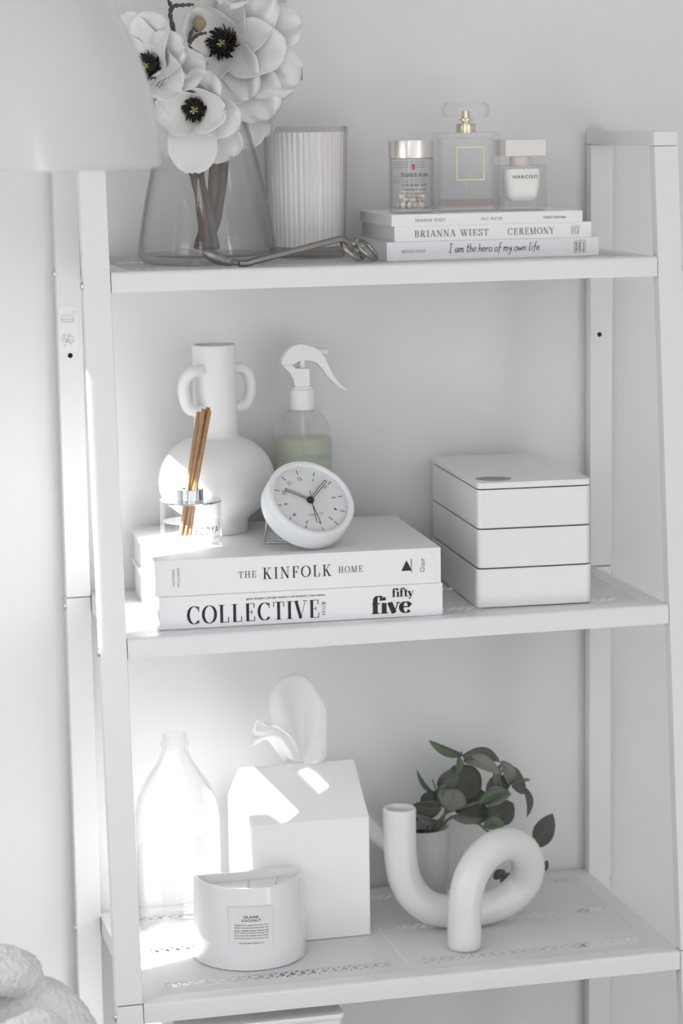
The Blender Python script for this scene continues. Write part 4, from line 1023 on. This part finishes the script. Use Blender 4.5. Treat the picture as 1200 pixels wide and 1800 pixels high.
def leaf(b0, t0, wpx, yb, yt, k, bend=.004, fold=.25, roll=0.0):
    A = at(*b0, yb) - O; B = at(*t0, yt) - O; d = (B-A); L = d.length; d.normalize()
    view = (CAM - (A+O)).normalized(); sd = d.cross(view).normalized(); nn = sd.cross(d).normalized()
    sd2 = sd*math.cos(roll) + nn*math.sin(roll); nn2 = nn*math.cos(roll) - sd*math.sin(roll)
    rows = []; NU, NV = 10, 6
    for i in range(NU+1):
        u = i/NU; wd = wpx*s*.62*(math.sin(math.pi*(.03+.97*u)**.9)**.75 if u < 1 else .02)
        c = A + d*(L*u) + nn2*(bend*math.sin(math.pi*u))
        rows.append([c + sd2*(wd*v) + nn2*(fold*wd*abs(v)) for v in [-1+2*j/NV for j in range(NV+1)]])
    o = sheet('leaf', rows, plant, M_ls[k], .0005)
    r0 = [A + d*(L*u) + nn2*(bend*math.sin(math.pi*u)+.0005) for u in (.0,.25,.5,.75,.95)]
    MB().tube(r0, [.0006,.0005,.0004,.0003,.0002], 5).build('midrib', M_vein, o)
def twig(pts, r=.0012):
    P = smooth_path([at(a, b_, c) - O for a, b_, c in pts], 5); n = len(P)
    MB().tube(P, [r*(1.1-.5*i/n) for i in range(n)], 6).build('twig', M_twig, plant)
twig([(748,1470,-.062),(770,1445,-.066),(787,1428,-.07),(825,1415,-.075),(862,1400,-.08),(880,1380,-.08)], .0016)
twig([(752,1470,-.062),(775,1450,-.064),(800,1360,-.07),(806,1330,-.072),(812,1322,-.072)], .0015)
twig([(745,1470,-.062),(762,1425,-.064),(768,1400,-.066),(760,1370,-.068)], .0012)
twig([(755,1470,-.060),(800,1434,-.07),(840,1448,-.08),(858,1462,-.085),(900,1480,-.08),(945,1475,-.07)], .0015)
twig([(862,1400,-.08),(876,1370,-.078),(884,1345,-.076),(876,1338,-.076)], .0010)
LV = [((812,1328),(753,1301),17,-.072,-.085,2,.004,.3,.6),((813,1330),(878,1338),22,-.072,-.07,0,.010,.3,.5),((815,1336),(880,1362),24,-.070,-.09,1,.012,.35,.4),((880,1388),(880,1342),16,-.075,-.078,1,.004,.5,.8),
 ((881,1338),(896,1378),22,-.076,-.072,1,.006,.4,.5),((806,1352),(768,1382),27,-.07,-.06,0,.006,.3,.3),((770,1398),(732,1353),11,-.066,-.08,2,.004,.5,.9),((776,1405),(738,1410),26,-.062,-.055,0,.006,.25,.2),((768,1392),(742,1418),28,-.06,-.05,0,.004,.2,.2),
 ((792,1350),(840,1400),52,-.058,-.05,0,.004,.15,.1),((800,1385),(784,1425),46,-.068,-.07,1,.004,.1,.2),((798,1424),(852,1392),50,-.05,-.045,0,.003,.12,.1),((850,1412),(898,1395),30,-.08,-.085,1,.006,.35,.4),((842,1414),(895,1390),17,-.084,-.09,2,.004,.5,.7),
 ((855,1395),(898,1368),30,-.06,-.055,0,.004,.3,.2),((898,1380),(922,1374),44,-.075,-.075,0,.004,.35,.3),((918,1382),(926,1436),15,-.075,-.085,0,.005,.5,.8),((860,1445),(902,1412),42,-.07,-.065,0,.004,.2,.1),((805,1430),(862,1428),38,-.055,-.05,0,.004,.2,.2),
 ((850,1452),(888,1450),24,-.085,-.09,2,.005,.3,.5),((944,1488),(971,1430),32,-.07,-.075,0,.003,.12,.1),((958,1530),(962,1512),10,-.07,-.07,0,.002,.3,.3),((775,1420),(726,1414),32,-.068,-.07,0,.004,.3,.5),((770,1444),(730,1430),18,-.072,-.08,1,.004,.4,.7),
 ((760,1440),(706,1414),16,-.066,-.075,0,.004,.4,.8),((800,1395),(785,1360),22,-.06,-.05,0,.004,.2,.4),((868,1545),(888,1530),14,-.06,-.06,0,.003,.3,.3),((880,1552),(896,1535),12,-.06,-.055,2,.003,.3,.3),((770,1405),(790,1375),14,-.066,-.07,2,.003,.5,.7),((806,1330),(800,1362),13,-.074,-.075,2,.003,.5,.8),((914,1372),(932,1371),5,-.075,-.075,2,.002,.2,.2),((846,1440),(790,1434),14,-.08,-.072,1,.003,.4,.7)]
for a in LV: leaf(*a)

# ================================================================== lowest shelf
c = at(607, 1781, -.287)
lw = empty('storage_crate', (.060, -.285, Z4+.0003), 0, 'white glossy storage crate on the lowest shelf', 'crate')
wd, dp, hh_ = c.x-.060-.002, .255, c.z-Z4-.0065
m = MB(); N = 0; o_ = rrect(0, wd, 0, dp, .006, 4); q_ = rrect(.004, wd-.004, .004, dp-.004, .004, 4); N = len(o_)
vs = [(x,y,0) for x,y in o_]+[(x,y,hh_) for x,y in o_]+[(x,y,hh_) for x,y in q_]+[(x,y,.004) for x,y in q_]
m.add(vs, [tuple(reversed(range(N))), tuple(range(3*N,4*N))]+[(j*N+k, j*N+(k+1)%N, (j+1)*N+(k+1)%N, (j+1)*N+k) for j in range(3) for k in range(N)])
m.build('crate_body', M_plastic, lw, bevel=.001)
MB().prism(rrect(-.002, wd+.002, -.002, dp+.002, .007, 4), hh_+.0002, hh_+.006).build('crate_lid', M_plastic, lw, bevel=.0015)

# ================================================================== towel on a stool, left foreground
sx, sy = -.175, -.52
stool = empty('stool', (sx, sy, 0), 0, 'round white stool under the towel', 'stool')
ZS = .640
MB().lathe([(0,ZS-.025),(.15,ZS-.025),(.155,ZS-.02),(.155,ZS-.005),(.15,ZS),(0,ZS)], 48).build('seat', M_plastic, stool)
for k in range(4):
    a = math.pi/4 + k*math.pi/2
    MB().tube([(.09*math.cos(a), .09*math.sin(a), ZS-.025), (.14*math.cos(a), .14*math.sin(a), 0)], [.014,.011], 12).build('leg', M_plastic, stool)
M_tow = mat('grey_terry', (.74,.72,.71), .95, noise=.1, nscale=160, bump=1.0, bscale=420, sheen=.4)
m = MB()
def roll(pts, rads, flat=.8):
    P = smooth_path([at(a, b_, c) if c is not None else a for a, b_, c in pts], 6); n = len(P)
    rr = [rads[0] + (rads[-1]-rads[0])*i/(n-1) if len(rads) == 2 else rads[min(len(rads)-1, int(i/n*len(rads)))] for i in range(n)]
    m.tube(P, rr, 20, flat=flat)
roll([(-160,1745,-.56),(-40,1708,-.56),(8,1705,-.56),(34,1714,-.555),(44,1728,-.55)], (.024,.023,.022,.021,.018), .95)
roll([(-120,1830,-.54),(10,1782,-.545),(62,1757,-.55),(95,1768,-.555),(128,1805,-.56),(160,1870,-.565)], (.022,.020), .9)
roll([(-60,1858,-.60),(38,1812,-.61),(76,1799,-.612),(98,1818,-.615),(118,1870,-.62)], (.014,.012), .9)
roll([(-30,1862,-.64),(48,1832,-.648),(74,1826,-.65),(90,1850,-.65),(98,1890,-.65)], (.013,.011), .9)
roll([(-200,1880,-.48),(-60,1860,-.52),(60,1860,-.54),(120,1920,-.55)], (.050,.040), .9)
m.v = [(x, y, max(z, ZS+.001)) for x, y, z in m.v]
tw = m.build('towel', M_tow); tag(tw, 'crumpled pale grey terry towel in the lower left corner', 'towel')
md = tw.modifiers.new('merge', 'REMESH'); md.mode = 'VOXEL'; md.voxel_size = .0015; md.use_smooth_shade = True
md = tw.modifiers.new('soften', 'SMOOTH'); md.iterations = 5; md.factor = .5
tex = bpy.data.textures.new('terry', 'CLOUDS'); tex.noise_scale = .0032; tex.noise_depth = 2
md = tw.modifiers.new('pile', 'DISPLACE'); md.texture = tex; md.strength = .0042; md.texture_coords = 'GLOBAL'
